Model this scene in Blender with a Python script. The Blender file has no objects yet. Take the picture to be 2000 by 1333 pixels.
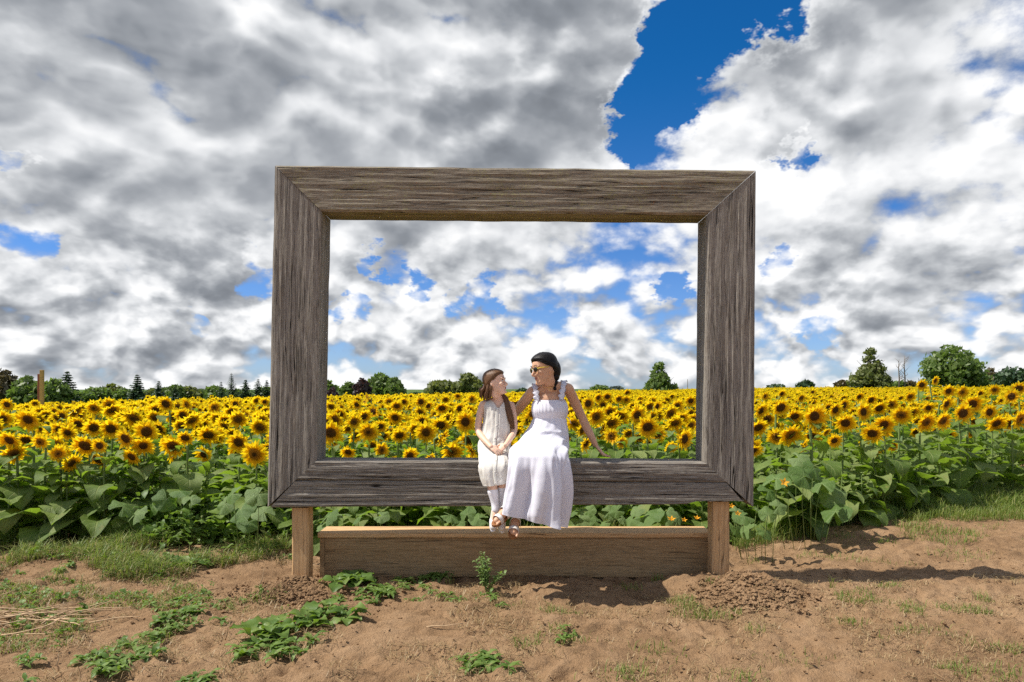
import bpy, bmesh, math, random
import numpy as np
from mathutils import Vector, Matrix

random.seed(11)
rng = np.random.default_rng(11)
scene = bpy.context.scene
col = scene.collection
R = math.radians

# ------------------------------------------------------------------ camera
F = 1333.333            # focal length in photograph pixels (24 mm on 36 mm, 2000 px wide)
HZ = 760.0              # horizon row of the photograph
CAMZ = 1.52
cam_d = bpy.data.cameras.new('camera')
cam = bpy.data.objects.new('camera', cam_d)
col.objects.link(cam)
cam.location = (0, 0, CAMZ)
cam.rotation_euler = (R(90), 0, 0)
cam_d.lens = 24.0
cam_d.sensor_width = 36.0
cam_d.shift_y = (HZ - 666.5) / 2000.0
cam_d.clip_start = 0.05
cam_d.clip_end = 6000
scene.camera = cam

# ------------------------------------------------------------------ light
SUN_D = Vector((0.575, 0.042, -0.817)).normalized()      # direction the sunlight travels
sun_d = bpy.data.lights.new('sun', 'SUN')
sun_d.energy = 5.0
sun_d.angle = R(0.53)
sun_d.color = (1.0, 0.955, 0.88)
sun = bpy.data.objects.new('sun', sun_d)
col.objects.link(sun)
sun.rotation_euler = SUN_D.to_track_quat('-Z', 'Y').to_euler()
sun.location = (-20, -2, 30)

scene.view_settings.view_transform = 'Standard'
scene.view_settings.look = 'None'
scene.view_settings.exposure = 0.38
scene.view_settings.gamma = 1.0
scene.view_settings.use_curve_mapping = False
scene.cycles.use_denoising = False
scene.cycles.max_bounces = 6
scene.cycles.diffuse_bounces = 3
scene.cycles.transmission_bounces = 3
scene.cycles.transparent_max_bounces = 4
scene.cycles.sample_clamp_indirect = 4.0
scene.cycles.caustics_reflective = False
scene.cycles.caustics_refractive = False


# ------------------------------------------------------------------ node helpers
class NT:
    """Small helper round a node tree."""
    def __init__(self, tree):
        self.t = tree
        self.n = tree.nodes
        self.l = tree.links

    def node(self, typ, **kw):
        n = self.n.new(typ)
        for k, v in kw.items():
            setattr(n, k, v)
        return n

    def put(self, sock, v):
        if isinstance(v, bpy.types.NodeSocket):
            self.l.new(v, sock)
        elif v is not None:
            sock.default_value = v

    def math(self, op, a, b=None, c=None, clamp=False):
        n = self.node('ShaderNodeMath', operation=op, use_clamp=clamp)
        self.put(n.inputs[0], a)
        if b is not None: self.put(n.inputs[1], b)
        if c is not None: self.put(n.inputs[2], c)
        return n.outputs[0]

    def vec(self, op, a, b=None, out=0):
        n = self.node('ShaderNodeVectorMath', operation=op)
        self.put(n.inputs[0], a)
        if b is not None: self.put(n.inputs[1], b)
        return n.outputs[out]

    def scale(self, a, f):
        n = self.node('ShaderNodeVectorMath', operation='SCALE')
        self.put(n.inputs[0], a)
        self.put(n.inputs[3], f)
        return n.outputs[0]

    def comb(self, x, y, z):
        n = self.node('ShaderNodeCombineXYZ')
        self.put(n.inputs[0], x); self.put(n.inputs[1], y); self.put(n.inputs[2], z)
        return n.outputs[0]

    def sep(self, v):
        n = self.node('ShaderNodeSeparateXYZ')
        self.put(n.inputs[0], v)
        return n.outputs

    def ramp(self, f, stops, interp='LINEAR'):
        n = self.node('ShaderNodeValToRGB')
        n.color_ramp.interpolation = interp
        e = n.color_ramp.elements
        while len(e) < len(stops):
            e.new(0.5)
        for i, (p, c) in enumerate(stops):
            e[i].position = p
            e[i].color = (c, c, c, 1) if isinstance(c, (int, float)) else (*c, 1)
        self.put(n.inputs[0], f)
        return n.outputs[0]

    def smooth(self, f, a, b):
        n = self.node('ShaderNodeMapRange', interpolation_type='SMOOTHSTEP')
        self.put(n.inputs[0], f)
        n.inputs[1].default_value = a; n.inputs[2].default_value = b
        n.inputs[3].default_value = 0; n.inputs[4].default_value = 1
        return n.outputs[0]

    def remap(self, f, a, b, c, d):
        n = self.node('ShaderNodeMapRange')
        self.put(n.inputs[0], f)
        for i, v in enumerate((a, b, c, d)):
            self.put(n.inputs[i + 1], v)
        return n.outputs[0]

    def noise(self, v, s, detail=4, rough=0.55, dist=0.0, dim='3D', out=0):
        n = self.node('ShaderNodeTexNoise', noise_dimensions=dim)
        self.put(n.inputs['Vector'], v)
        self.put(n.inputs['Scale'], s)
        n.inputs['Detail'].default_value = detail
        n.inputs['Roughness'].default_value = rough
        n.inputs['Distortion'].default_value = dist
        return n.outputs[out]

    def mix(self, f, a, b, blend='MIX'):
        n = self.node('ShaderNodeMix', data_type='RGBA', blend_type=blend)
        self.put(n.inputs[0], f)
        for i, v in ((6, a), (7, b)):
            self.put(n.inputs[i], (*v, 1) if isinstance(v, tuple) and len(v) == 3 else v)
        return n.outputs[2]

    def bump(self, h, strength=0.5, dist=0.01):
        n = self.node('ShaderNodeBump')
        n.inputs['Strength'].default_value = strength
        n.inputs['Distance'].default_value = dist
        self.put(n.inputs['Height'], h)
        return n.outputs[0]


# ------------------------------------------------------------------ sky and clouds (world shader, laid out on the sky's directions)
def pdir(px, py):
    return Vector(((px - 1000) / F, 1.0, (HZ - py) / F)).normalized()

SKY_OFF = (7.3, 2.3)
SKY_FLAT = 1.55
SKY_BIAS = 0.285
SKY_TINT = (0.09, 0.66, 1.10)
SKY_LOW = (0.70, 0.88, 1.30)
LIT_OVER, LIT_THICK = 2.2, 0.38
CLOUD_RAMP = [(0.0, (0.17, 0.185, 0.21)), (0.286, (0.245, 0.265, 0.295)), (0.486, (0.36, 0.38, 0.41)), (0.657, (0.52, 0.54, 0.565)), (0.82, (0.73, 0.745, 0.765)), (1.0, (0.93, 0.935, 0.94))]
DARK = [(130, 190, 330, 0.13), (420, 220, 280, 0.14), (1040, 220, 230, 0.13), (1720, 480, 110, 0.26), (420, 560, 80, 0.24), (330, 655, 80, 0.15),
        (1290, 590, 110, 0.16), (120, 640, 80, 0.18), (740, 480, 80, 0.15), (280, 380, 170, -0.14), (1350, 420, 200, -0.12), (1650, 330, 200, -0.10)]
SPOTS = [  # (px, py, radius px, amount): minus opens a blue gap, plus thickens
    (1420, -40, 120, -0.46), (1345, 80, 68, -0.38), (1275, 175, 60, -0.42), (1228, 255, 48, -0.42), (1240, 290, 26, -0.3),
    (1500, 20, 40, -0.10), (1480, 210, 100, 0.26), (1400, 290, 80, 0.22), (1600, 120, 70, 0.16), (1560, 60, 40, 0.10),
    (60, 470, 34, -0.22), (508, 540, 40, -0.36), (375, 620, 30, -0.34), (930, 580, 38, -0.30), (830, 560, 26, -0.28), (730, 520, 22, -0.28), (680, 600, 26, -0.24),
    (1515, 515, 28, -0.28), (1600, 650, 30, -0.28), (1540, 285, 26, -0.30), (25, 340, 20, -0.22), (1320, 560, 24, -0.25),
    (60, 160, 400, 0.18), (520, 130, 340, 0.18), (950, 170, 280, 0.26), (1090, 280, 130, 0.22), (1170, 60, 130, 0.22),
    (1700, 440, 200, 0.14), (1380, 330, 130, 0.06), (1700, 40, 180, 0.14), (1600, 250, 150, 0.08),
    (280, 380, 200, 0.06), (420, 560, 120, 0.10), (760, 450, 180, 0.12), (950, 640, 200, 0.06), (1500, 600, 160, 0.08), (1900, 620, 120, 0.10), (1900, 120, 170, 0.16), (900, 690, 160, 0.08), (560, 690, 160, 0.08), (150, 640, 150, 0.08),
]

world = bpy.data.worlds.new('World')
scene.world = world
world.use_nodes = True
wt = world.node_tree
wt.nodes.clear()
W = NT(wt)

# broad shape of the cloud field for a direction, as a group that is sampled at several places
grp = bpy.data.node_groups.new('cloud_shape', 'ShaderNodeTree')
grp.interface.new_socket('Direction', in_out='INPUT', socket_type='NodeSocketVector')
grp.interface.new_socket('Detail', in_out='INPUT', socket_type='NodeSocketFloat')
grp.interface.new_socket('Density', in_out='OUTPUT', socket_type='NodeSocketFloat')
grp.interface.new_socket('Plane', in_out='OUTPUT', socket_type='NodeSocketVector')
G = NT(grp)
gi = G.node('NodeGroupInput'); go = G.node('NodeGroupOutput')
gx, gy, gz = G.sep(gi.outputs[0])
# azimuth and height above the horizon: clouds keep their round shapes all the way down, and get smaller towards the horizon
gaz = G.math('ARCTAN2', gx, gy)
gel = G.math('ARCSINE', G.math('MINIMUM', G.math('MAXIMUM', gz, -0.05), 1.0))
gp = G.comb(G.math('ADD', gaz, SKY_OFF[0]), G.math('ADD', G.math('MULTIPLY', gel, SKY_FLAT), SKY_OFF[1]), 0.0)
gw = G.smooth(gel, 0.05, 0.36)
def layer(s_noise, s_vor):
    n = G.node('ShaderNodeTexNoise', noise_dimensions='2D')
    G.put(n.inputs['Vector'], gp); n.inputs['Scale'].default_value = s_noise
    G.put(n.inputs['Detail'], gi.outputs[1]); n.inputs['Roughness'].default_value = 0.57
    n.inputs['Distortion'].default_value = 0.1
    v = G.node('ShaderNodeTexVoronoi', feature='SMOOTH_F1', voronoi_dimensions='2D')
    G.put(v.inputs['Vector'], G.vec('ADD', gp, G.scale(n.outputs[1], 0.55 / s_noise)))
    v.inputs['Scale'].default_value = s_vor
    v.inputs['Detail'].default_value = 2.0
    v.inputs['Roughness'].default_value = 0.58
    v.inputs['Smoothness'].default_value = 0.30
    puff = G.math('SUBTRACT', 0.75, v.outputs['Distance'])
    return G.math('ADD', G.math('MULTIPLY', n.outputs[0], 0.74), G.math('MULTIPLY', puff, 0.46))
dens = G.math('ADD', G.math('MULTIPLY', layer(2.6, 5.0), gw), G.math('MULTIPLY', layer(6.5, 12.0), G.math('SUBTRACT', 1.0, gw)))
G.put(go.inputs[0], dens)
G.put(go.inputs[1], gp)

tc = W.node('ShaderNodeTexCoord')
D0 = tc.outputs['Generated']
def dsample(off, det):
    g = W.node('ShaderNodeGroup'); g.node_tree = grp
    W.put(g.inputs[0], W.vec('ADD', D0, off) if off else D0)
    g.inputs[1].default_value = det
    return g.outputs
q0 = dsample(None, 5.0)
q1 = dsample((-0.010, 0, 0.026), 5.0)
d0, d1, plane = q0[0], q1[0], q0[1]
fine = W.math('SUBTRACT', W.noise(plane, 22.0, 5, 0.62, dim='2D'), 0.5)
# where this sky is thick and where it has gaps: soft discs round directions of the sky
wv = W.node('ShaderNodeTexNoise', noise_dimensions='2D')
W.put(wv.inputs['Vector'], plane); wv.inputs['Scale'].default_value = 9.0
wv.inputs['Detail'].default_value = 5; wv.inputs['Roughness'].default_value = 0.62
DW = W.vec('NORMALIZE', W.vec('ADD', D0, W.vec('MULTIPLY', W.vec('SUBTRACT', wv.outputs[1], (0.5, 0.5, 0.5)), (0.17, 0.17, 0.10))))
def spot(px, py, rpx, amount):
    d = pdir(px, py)
    n = W.node('ShaderNodeVectorMath', operation='DOT_PRODUCT')
    W.put(n.inputs[0], DW); n.inputs[1].default_value = d
    r = math.atan(rpx / F)
    return W.math('MULTIPLY', W.smooth(n.outputs['Value'], math.cos(r * 1.35), math.cos(r * 0.4)), amount)
bias = W.math('ADD', SKY_BIAS, 0.0)
for s in SPOTS:
    bias = W.math('ADD', bias, spot(*s))
dz = W.sep(D0)[2]
bias = W.math('ADD', bias, W.math('MULTIPLY', W.smooth(dz, 0.26, 0.06), 0.055))
dd = W.math('ADD', W.math('ADD', d0, bias), W.math('MULTIPLY', fine, 0.25))
alpha = W.smooth(dd, 0.50, 0.76)
over = W.math('SUBTRACT', d1, d0)            # > 0: more cloud above this point, so this is an underside
thick = W.smooth(dd, 0.72, 1.15)
lit = W.math('SUBTRACT', 0.75, W.math('MULTIPLY', over, LIT_OVER))
lit = W.math('SUBTRACT', lit, W.math('MULTIPLY', thick, W.remap(W.smooth(dz, 0.10, 0.36), 0.0, 1.0, 0.16, LIT_THICK)))
for s in DARK:
    lit = W.math('SUBTRACT', lit, spot(*s))
lit = W.math('ADD', lit, W.math('MULTIPLY', fine, 0.36))
lit = W.math('DIVIDE', W.math('ADD', lit, 0.4), 1.4, clamp=True)
ccol = W.ramp(lit, CLOUD_RAMP)
sky = W.node('ShaderNodeTexSky', sky_type='NISHITA')
sky.sun_disc = False
sky.sun_elevation = math.asin(-SUN_D.z)
sky.sun_rotation = math.atan2(-SUN_D.x, -SUN_D.y)
sky.air_density = 1.0
sky.dust_density = 0.2
sky.ozone_density = 5.0
skyc = W.mix(1.0, sky.outputs[0], W.mix(W.smooth(dz, 0.02, 0.45), SKY_LOW, SKY_TINT), 'MULTIPLY')
b_sky = W.node('ShaderNodeBackground'); W.put(b_sky.inputs[0], skyc); b_sky.inputs[1].default_value = 0.080
b_cl = W.node('ShaderNodeBackground'); W.put(b_cl.inputs[0], ccol); b_cl.inputs[1].default_value = 0.84
mixs = W.node('ShaderNodeMixShader')
W.put(mixs.inputs[0], alpha); W.l.new(b_sky.outputs[0], mixs.inputs[1]); W.l.new(b_cl.outputs[0], mixs.inputs[2])
wo = W.node('ShaderNodeOutputWorld')
W.l.new(mixs.outputs[0], wo.inputs[0])
world.cycles.sampling_method = 'NONE'


# ------------------------------------------------------------------ generic helpers
def at(px, py, y):
    """World point seen at photograph pixel (px, py) at depth y."""
    return Vector(((px - 1000) * y / F, y, CAMZ - (py - HZ) * y / F))

def tag(o, label=None, cat=None, group=None, kind=None):
    if label: o['label'] = label
    if cat: o['category'] = cat
    if group: o['group'] = group
    if kind: o['kind'] = kind
    return o

def empty(name, loc=(0, 0, 0), rz=0.0, s=1.0):
    o = bpy.data.objects.new(name, None)
    col.objects.link(o)
    o.location = loc
    o.rotation_euler = (0, 0, rz)
    o.scale = (s, s, s)
    o.empty_display_size = 0.1
    return o

def link(name, me, mats=None, parent=None, smooth=False):
    o = bpy.data.objects.new(name, me)
    col.objects.link(o)
    if mats is not None and len(me.materials) == 0:
        for m in (mats if isinstance(mats, (list, tuple)) else [mats]):
            me.materials.append(m)
    if parent is not None:
        o.parent = parent
    if smooth:
        me.polygons.foreach_set('use_smooth', [True] * len(me.polygons))
    return o

def tri_mesh(name, V, T, mat=None, rad=None, smooth=False, uv=None):
    """Mesh from numpy arrays of vertices and triangles, optional face materials and point attribute."""
    V = np.asarray(V, dtype=np.float32); T = np.asarray(T, dtype=np.int32)
    me = bpy.data.meshes.new(name)
    me.vertices.add(len(V)); me.vertices.foreach_set('co', V.ravel())
    me.loops.add(T.size); me.loops.foreach_set('vertex_index', T.ravel())
    me.polygons.add(len(T))
    me.polygons.foreach_set('loop_start', np.arange(0, T.size, 3, dtype=np.int32))
    if mat is not None:
        me.polygons.foreach_set('material_index', np.asarray(mat, dtype=np.int32))
    me.polygons.foreach_set('use_smooth', np.full(len(T), smooth, dtype=bool))
    if rad is not None:
        a = me.attributes.new('rad', 'FLOAT', 'POINT')
        a.data.foreach_set('value', np.asarray(rad, dtype=np.float32))
    if uv is not None:
        l = me.uv_layers.new(name='UVMap')
        l.data.foreach_set('uv', np.asarray(uv, dtype=np.float32)[T.ravel()].ravel())
    me.update(calc_edges=True)
    return me

def grid_tris(nu, nv, off=0, close_u=False):
    """Triangles of a nu x nv vertex grid (index = i * nv + j)."""
    i = np.arange(nu if close_u else nu - 1); j = np.arange(nv - 1)
    I, J = np.meshgrid(i, j, indexing='ij')
    I2 = (I + 1) % nu
    a = I * nv + J; b = I2 * nv + J; c = I2 * nv + J + 1; d = I * nv + J + 1
    return np.concatenate([np.stack([a, b, c], -1).reshape(-1, 3), np.stack([a, c, d], -1).reshape(-1, 3)]) + off

def vnoise(x, y, seed=0):
    """Smooth value noise in -1..1 on numpy arrays."""
    xi = np.floor(x).astype(np.int64); yi = np.floor(y).astype(np.int64)
    fx = x - xi; fy = y - yi
    fx = fx * fx * (3 - 2 * fx); fy = fy * fy * (3 - 2 * fy)
    def h(a, b):
        n = (a * 374761393 + b * 668265263 + seed * 974634777) & 0x7fffffff
        n = ((n ^ (n >> 13)) * 1274126177) & 0x7fffffff
        n = n ^ (n >> 16)
        return (n & 0xffff) / 32767.5 - 1.0
    return (h(xi, yi) * (1 - fx) + h(xi + 1, yi) * fx) * (1 - fy) + (h(xi, yi + 1) * (1 - fx) + h(xi + 1, yi + 1) * fx) * fy

def fbm(x, y, seed=0, octaves=4, gain=0.5):
    s = 0.0; a = 1.0
    for k in range(octaves):
        s = s + a * vnoise(x, y, seed + k * 17)
        x = x * 2.03 + 5.1; y = y * 2.03 + 1.7; a *= gain
    return s

def material(name):
    m = bpy.data.materials.new(name)
    m.use_nodes = True
    m.node_tree.nodes.clear()
    return m, NT(m.node_tree)

def finish(N, color, rough=0.8, normal=None, spec=0.3, trans=None, tcolor=None, metallic=0.0, sheen=0.0):
    """Principled surface, optionally mixed with a translucent one for leaves, petals and thin cloth."""
    p = N.node('ShaderNodeBsdfPrincipled')
    N.put(p.inputs['Base Color'], (*color, 1) if isinstance(color, tuple) else color)
    N.put(p.inputs['Roughness'], rough)
    p.inputs['Specular IOR Level'].default_value = spec
    p.inputs['Metallic'].default_value = metallic
    if sheen: p.inputs['Sheen Weight'].default_value = sheen
    if normal is not None: N.put(p.inputs['Normal'], normal)
    out = N.node('ShaderNodeOutputMaterial')
    if trans:
        t = N.node('ShaderNodeBsdfTranslucent')
        tc_ = tcolor if tcolor is not None else color
        N.put(t.inputs[0], (*tc_, 1) if isinstance(tc_, tuple) else tc_)
        if normal is not None: N.put(t.inputs['Normal'], normal)
        m = N.node('ShaderNodeMixShader')
        m.inputs[0].default_value = trans
        N.l.new(p.outputs[0], m.inputs[1]); N.l.new(t.outputs[0], m.inputs[2])
        N.l.new(m.outputs[0], out.inputs[0])
    else:
        N.l.new(p.outputs[0], out.inputs[0])

MAT = {}
def simple(name, color, rough=0.7, spec=0.3, vary=0.0, scale=30.0, trans=None, bump=0.0, bscale=None, metallic=0.0, sheen=0.0):
    m, N = material(name)
    c = color
    tcn = N.node('ShaderNodeTexCoord')
    if vary:
        n = N.noise(tcn.outputs['Object'], scale, 4, 0.6)
        c = N.mix(n, tuple(max(0, v * (1 - vary)) for v in color), tuple(min(1, v * (1 + vary)) for v in color))
    nm = None
    if bump:
        nm = N.bump(N.noise(tcn.outputs['Object'], bscale or scale, 4, 0.6), bump, 0.004)
    finish(N, c, rough, nm, spec, trans, metallic=metallic, sheen=sheen)
    MAT[name] = m
    return m

# ------------------------------------------------------------------ materials of wood and soil
def wood_mat(name, dark, mid, light, lichen=0.0, streak=1.0, cracks=1.0, bump=0.9):
    m, N = material(name)
    uv = N.node('ShaderNodeUVMap').outputs[0]
    u, v, _ = N.sep(uv)
    wav = N.math('MULTIPLY', N.noise(N.comb(N.math('MULTIPLY', u, 0.9), N.math('MULTIPLY', v, 2.5), 0.0), 1.0, 2, 0.5), 0.07)
    v2 = N.math('ADD', v, wav)
    g1 = N.noise(N.comb(N.math('MULTIPLY', u, 0.7), N.math('MULTIPLY', v2, 26.0), 0.0), 1.0, 3, 0.6)
    g2 = N.noise(N.comb(N.math('MULTIPLY', u, 4.0), N.math('MULTIPLY', v2, 120.0), 3.0), 1.0, 3, 0.75)
    g3 = N.noise(N.comb(N.math('MULTIPLY', u, 16.0), N.math('MULTIPLY', v2, 260.0), 7.0), 1.0, 2, 0.6)
    blotch = N.noise(N.comb(N.math('MULTIPLY', u, 1.3), N.math('MULTIPLY', v, 5.0), 9.0), 1.0, 4, 0.6)
    h = N.math('ADD', N.math('MULTIPLY', g1, 0.24 * streak), N.math('MULTIPLY', g2, 0.76 - 0.0 * streak))
    h = N.math('ADD', h, N.math('MULTIPLY', N.math('SUBTRACT', g3, 0.5), 0.42))
    h = N.math('ADD', h, N.math('MULTIPLY', N.math('SUBTRACT', blotch, 0.5), 0.20))
    c = N.ramp(h, [(0.28, dark), (0.46, mid), (0.68, light)])
    # drying checks: thin dark lines that run with the grain
    ck = N.noise(N.comb(N.math('MULTIPLY', u, 0.55), N.math('MULTIPLY', v2, 30.0), 21.0), 1.0, 2, 0.5)
    ck = N.math('ABSOLUTE', N.math('SUBTRACT', ck, 0.5))
    lenm = N.smooth(N.noise(N.comb(N.math('MULTIPLY', u, 1.7), N.math('MULTIPLY', v2, 6.0), 31.0), 1.0, 2, 0.5), 0.40, 0.52)
    line = N.math('MULTIPLY', N.math('SUBTRACT', 1.0, N.smooth(ck, 0.003, 0.013)), N.math('MULTIPLY', lenm, cracks))
    c = N.mix(line, c, (0.012, 0.010, 0.008))
    # tints: brown stain and, on the top, crusts of lichen
    st = N.smooth(N.noise(N.comb(N.math('MULTIPLY', u, 2.0), N.math('MULTIPLY', v, 14.0), 41.0), 1.0, 4, 0.6), 0.52, 0.75)
    c = N.mix(N.math('MULTIPLY', st, 0.25), c, (mid[0] * 1.05, mid[1] * 0.80, mid[2] * 0.55))
    if lichen:
        tcn = N.node('ShaderNodeTexCoord')
        li = N.noise(tcn.outputs['Object'], 55, 5, 0.7)
        lm = N.smooth(N.noise(tcn.outputs['Object'], 5, 3, 0.6), 0.42, 0.65)
        c = N.mix(N.math('MULTIPLY', N.math('MULTIPLY', N.smooth(li, 0.50, 0.60), lm), lichen), c, (0.30, 0.27, 0.12))
        c = N.mix(N.math('MULTIPLY', N.smooth(N.noise(tcn.outputs['Object'], 38, 3, 0.6), 0.68, 0.72), lichen * 0.9), c, (0.34, 0.15, 0.05))
    hh = N.math('SUBTRACT', h, N.math('MULTIPLY', line, 0.8))
    finish(N, c, 0.85, N.bump(hh, bump, 0.012), 0.15)
    MAT[name] = m
    return m

wood_mat('old_grey_wood', (0.072, 0.060, 0.047), (0.225, 0.198, 0.162), (0.40, 0.36, 0.305))
wood_mat('old_grey_wood_lichen', (0.070, 0.053, 0.036), (0.230, 0.190, 0.140), (0.42, 0.365, 0.275), lichen=0.75)
wood_mat('old_dark_wood', (0.062, 0.052, 0.042), (0.205, 0.178, 0.146), (0.37, 0.335, 0.285))
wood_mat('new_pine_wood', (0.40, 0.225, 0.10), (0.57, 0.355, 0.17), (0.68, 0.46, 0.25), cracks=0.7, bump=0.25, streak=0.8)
wood_mat('dark_pine_wood', (0.19, 0.115, 0.052), (0.32, 0.205, 0.10), (0.43, 0.29, 0.155), cracks=0.5, bump=0.25, streak=0.8)  # darker pine tone for the step's front, end and back boards

def soil_mat():
    m, N = material('sandy_soil')
    tcn = N.node('ShaderNodeTexCoord'); P = tcn.outputs['Object']
    big = N.noise(P, 0.9, 4, 0.6)
    mid = N.noise(P, 6.0, 5, 0.62)
    fin = N.noise(P, 60.0, 4, 0.65)
    gr = N.noise(P, 240.0, 2, 0.6)
    f = N.math('ADD', N.math('MULTIPLY', big, 0.5), N.math('MULTIPLY', mid, 0.5))
    c = N.ramp(f, [(0.30, (0.115, 0.066, 0.032)), (0.47, (0.27, 0.162, 0.083)), (0.66, (0.41, 0.265, 0.15))])
    c = N.mix(N.remap(fin, 0.3, 0.7, 0.0, 0.55), c, (0.37, 0.235, 0.132))
    dk = N.smooth(N.noise(P, 2.3, 5, 0.65), 0.52, 0.70)
    c = N.mix(N.math('MULTIPLY', dk, 0.45), c, (0.17, 0.10, 0.052))
    c = N.mix(N.smooth(gr, 0.60, 0.72), c, (0.13, 0.075, 0.042))
    gy_ = N.sep(P)[1]
    c = N.mix(N.smooth(gy_, 14.0, 24.0), c, (0.075, 0.12, 0.03))
    hh = N.math('ADD', N.math('MULTIPLY', mid, 1.0), N.math('ADD', N.math('MULTIPLY', fin, 0.35), N.math('MULTIPLY', gr, 0.12)))
    finish(N, c, 0.95, N.bump(hh, 1.0, 0.045), 0.08)
    MAT['sandy_soil'] = m
soil_mat()

# ------------------------------------------------------------------ ground
GZ = -0.075
def bell(x, y, cx, cy, rx, ry):
    return np.exp(-(((x - cx) / rx) ** 2 + ((y - cy) / ry) ** 2))

def ground_z(x, y):
    x = np.asarray(x, dtype=np.float64); y = np.asarray(y, dtype=np.float64)
    near = np.exp(-np.maximum(0, y - 9.0) / 4.0)
    z = np.full(np.broadcast(x, y).shape, GZ)
    z = z + near * (0.035 * vnoise(x * 0.8 + 3, y * 0.9, 3) + 0.020 * fbm(x * 2.6, y * 3.4, 9, 3))
    # mounds of dug earth round the two legs of the frame
    lump = 0.5 + 0.5 * vnoise(x * 11, y * 11, 21) + 0.4 * vnoise(x * 25, y * 25, 22)
    z = z + bell(x, y, 1.80, 5.35, 0.36, 0.22) * (0.135 + 0.035 * lump)
    z = z + bell(x, y, 1.55, 5.62, 0.30, 0.10) * 0.07
    z = z + bell(x, y, -1.70, 5.42, 0.34, 0.16) * (0.06 + 0.035 * lump)
    # the field falls to one side and rises to the other
    far = np.maximum(y - 10.0, 0.0)
    xc = np.clip(x, -90, 90)
    z = z + np.where(xc < 0, 0.019, 0.012) * xc * far / (far + 10.0)
    return z

def ground_hit(px, py):
    """Point of the ground seen at a photograph pixel."""
    y = F * (CAMZ - GZ) / (py - HZ)
    for _ in range(6):
        x = (px - 1000) * y / F
        zz = float(ground_z(x, y))
        y = F * (CAMZ - zz) / (py - HZ)
    return Vector(((px - 1000) * y / F, y, float(ground_z((px - 1000) * y / F, y))))

def axis(fine0, fine1, step, lo, hi, growth=1.25):
    a = list(np.arange(fine0, fine1 + 1e-6, step))
    s = step; v = a[-1]; up = []
    while v < hi:
        s *= growth; v += s; up.append(min(v, hi))
    s = step; v = a[0]; dn = []
    while v > lo:
        s *= growth; v -= s; dn.append(max(v, lo))
    return np.array(dn[::-1] + a + up)

gxs = axis(-5.6, 5.6, 0.028, -2500, 2500)
gys = axis(3.2, 8.2, 0.024, -60, 3500)
GX, GY = np.meshgrid(gxs, gys, indexing='ij')
GZZ = ground_z(GX, GY)
fine_m = np.exp(-np.maximum(0, GY - 8.0) / 1.5) * (np.abs(GX) < 8)
GZZ = GZZ + fine_m * (0.019 * fbm(GX * 3.2, GY * 7, 31, 4, 0.66) - 0.028 * np.abs(vnoise(GX * 8, GY * 14, 41)) + 0.012 * vnoise(GX * 24, GY * 30, 43))
# scuffs and footprints trodden into the loose soil
fr = np.random.default_rng(5)
for _ in range(300):
    fx = fr.uniform(-4.6, 5.2); fy = fr.uniform(3.4, 6.9); a = fr.uniform(0, math.pi); L = fr.uniform(0.04, 0.14)
    sel = (np.abs(gxs - fx) < 0.35); sey = (np.abs(gys - fy) < 0.35)
    ii = np.where(sel)[0]; jj = np.where(sey)[0]
    if len(ii) == 0 or len(jj) == 0: continue
    sub = np.ix_(ii, jj)
    dx = GX[sub] - fx; dy = GY[sub] - fy
    ca, sa = math.cos(a), math.sin(a)
    p = (dx * ca + dy * sa) / L; q = (-dx * sa + dy * ca) / (L * 0.42)
    d = np.sqrt(p * p + q * q)
    GZZ[sub] += -0.020 * np.exp(-d ** 4) + 0.015 * np.exp(-((d - 1.35) / 0.28) ** 2)
V = np.stack([GX, GY, GZZ], -1).reshape(-1, 3)
gm = tri_mesh('ground', V, grid_tris(len(gxs), len(gys)), smooth=True)
tag(link('ground', gm, MAT['sandy_soil']), kind='structure')

# clods of earth thrown up round the legs and lying about
def clods(name, n, place, smin, smax, mat, seed):
    r = np.random.default_rng(seed)
    base = np.array([(1, 0, 0), (-1, 0, 0), (0, 1, 0), (0, -1, 0), (0, 0, 1), (0, 0, -1),
                     (.6, .6, .5), (-.6, .55, .5), (.6, -.55, .5), (-.55, -.6, .5)], float)
    tri = [(0, 6, 4), (0, 4, 8), (0, 8, 3), (0, 2, 6), (2, 4, 6), (2, 7, 4), (2, 1, 7), (1, 4, 7), (1, 9, 4), (1, 3, 9), (3, 4, 9), (3, 8, 4),
           (0, 3, 5), (3, 1, 5), (1, 2, 5), (2, 0, 5)]
    VV = []; TT = []
    for k in range(n):
        x, y = place(r)
        s = smin + (smax - smin) * r.random() ** 2.5
        if min(math.hypot(x - 1.83, y - 5.25), math.hypot(x + 1.66, y - 5.3)) > 0.6: s *= 0.6
        b = base * (1 + 0.3 * r.standard_normal(base.shape)) * s * np.array([1, 1, 0.75])
        a = r.uniform(0, 6.28); ca, sa = math.cos(a), math.sin(a)
        b = b @ np.array([[ca, sa, 0], [-sa, ca, 0], [0, 0, 1]])
        VV.append(b + np.array([x, y, float(ground_z(x, y)) + s * 0.25])); TT.append(np.array(tri) + 10 * k)
    me = tri_mesh(name, np.concatenate(VV), np.concatenate(TT), smooth=False)
    return link(name, me, mat)

def clod_place(r):
    k = r.random()
    if k < 0.22: return r.normal(1.83, 0.22), r.normal(5.22, 0.13)
    if k < 0.40: return r.normal(-1.66, 0.26), r.normal(5.30, 0.10)
    return r.uniform(-4.5, 5.0), r.uniform(3.5, 7.0)
tag(clods('soil_clods', 9000, clod_place, 0.003, 0.023, MAT['sandy_soil'], 4), 'small crumbs and clods of brown earth scattered over the bare soil', 'soil', kind='stuff')

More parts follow.
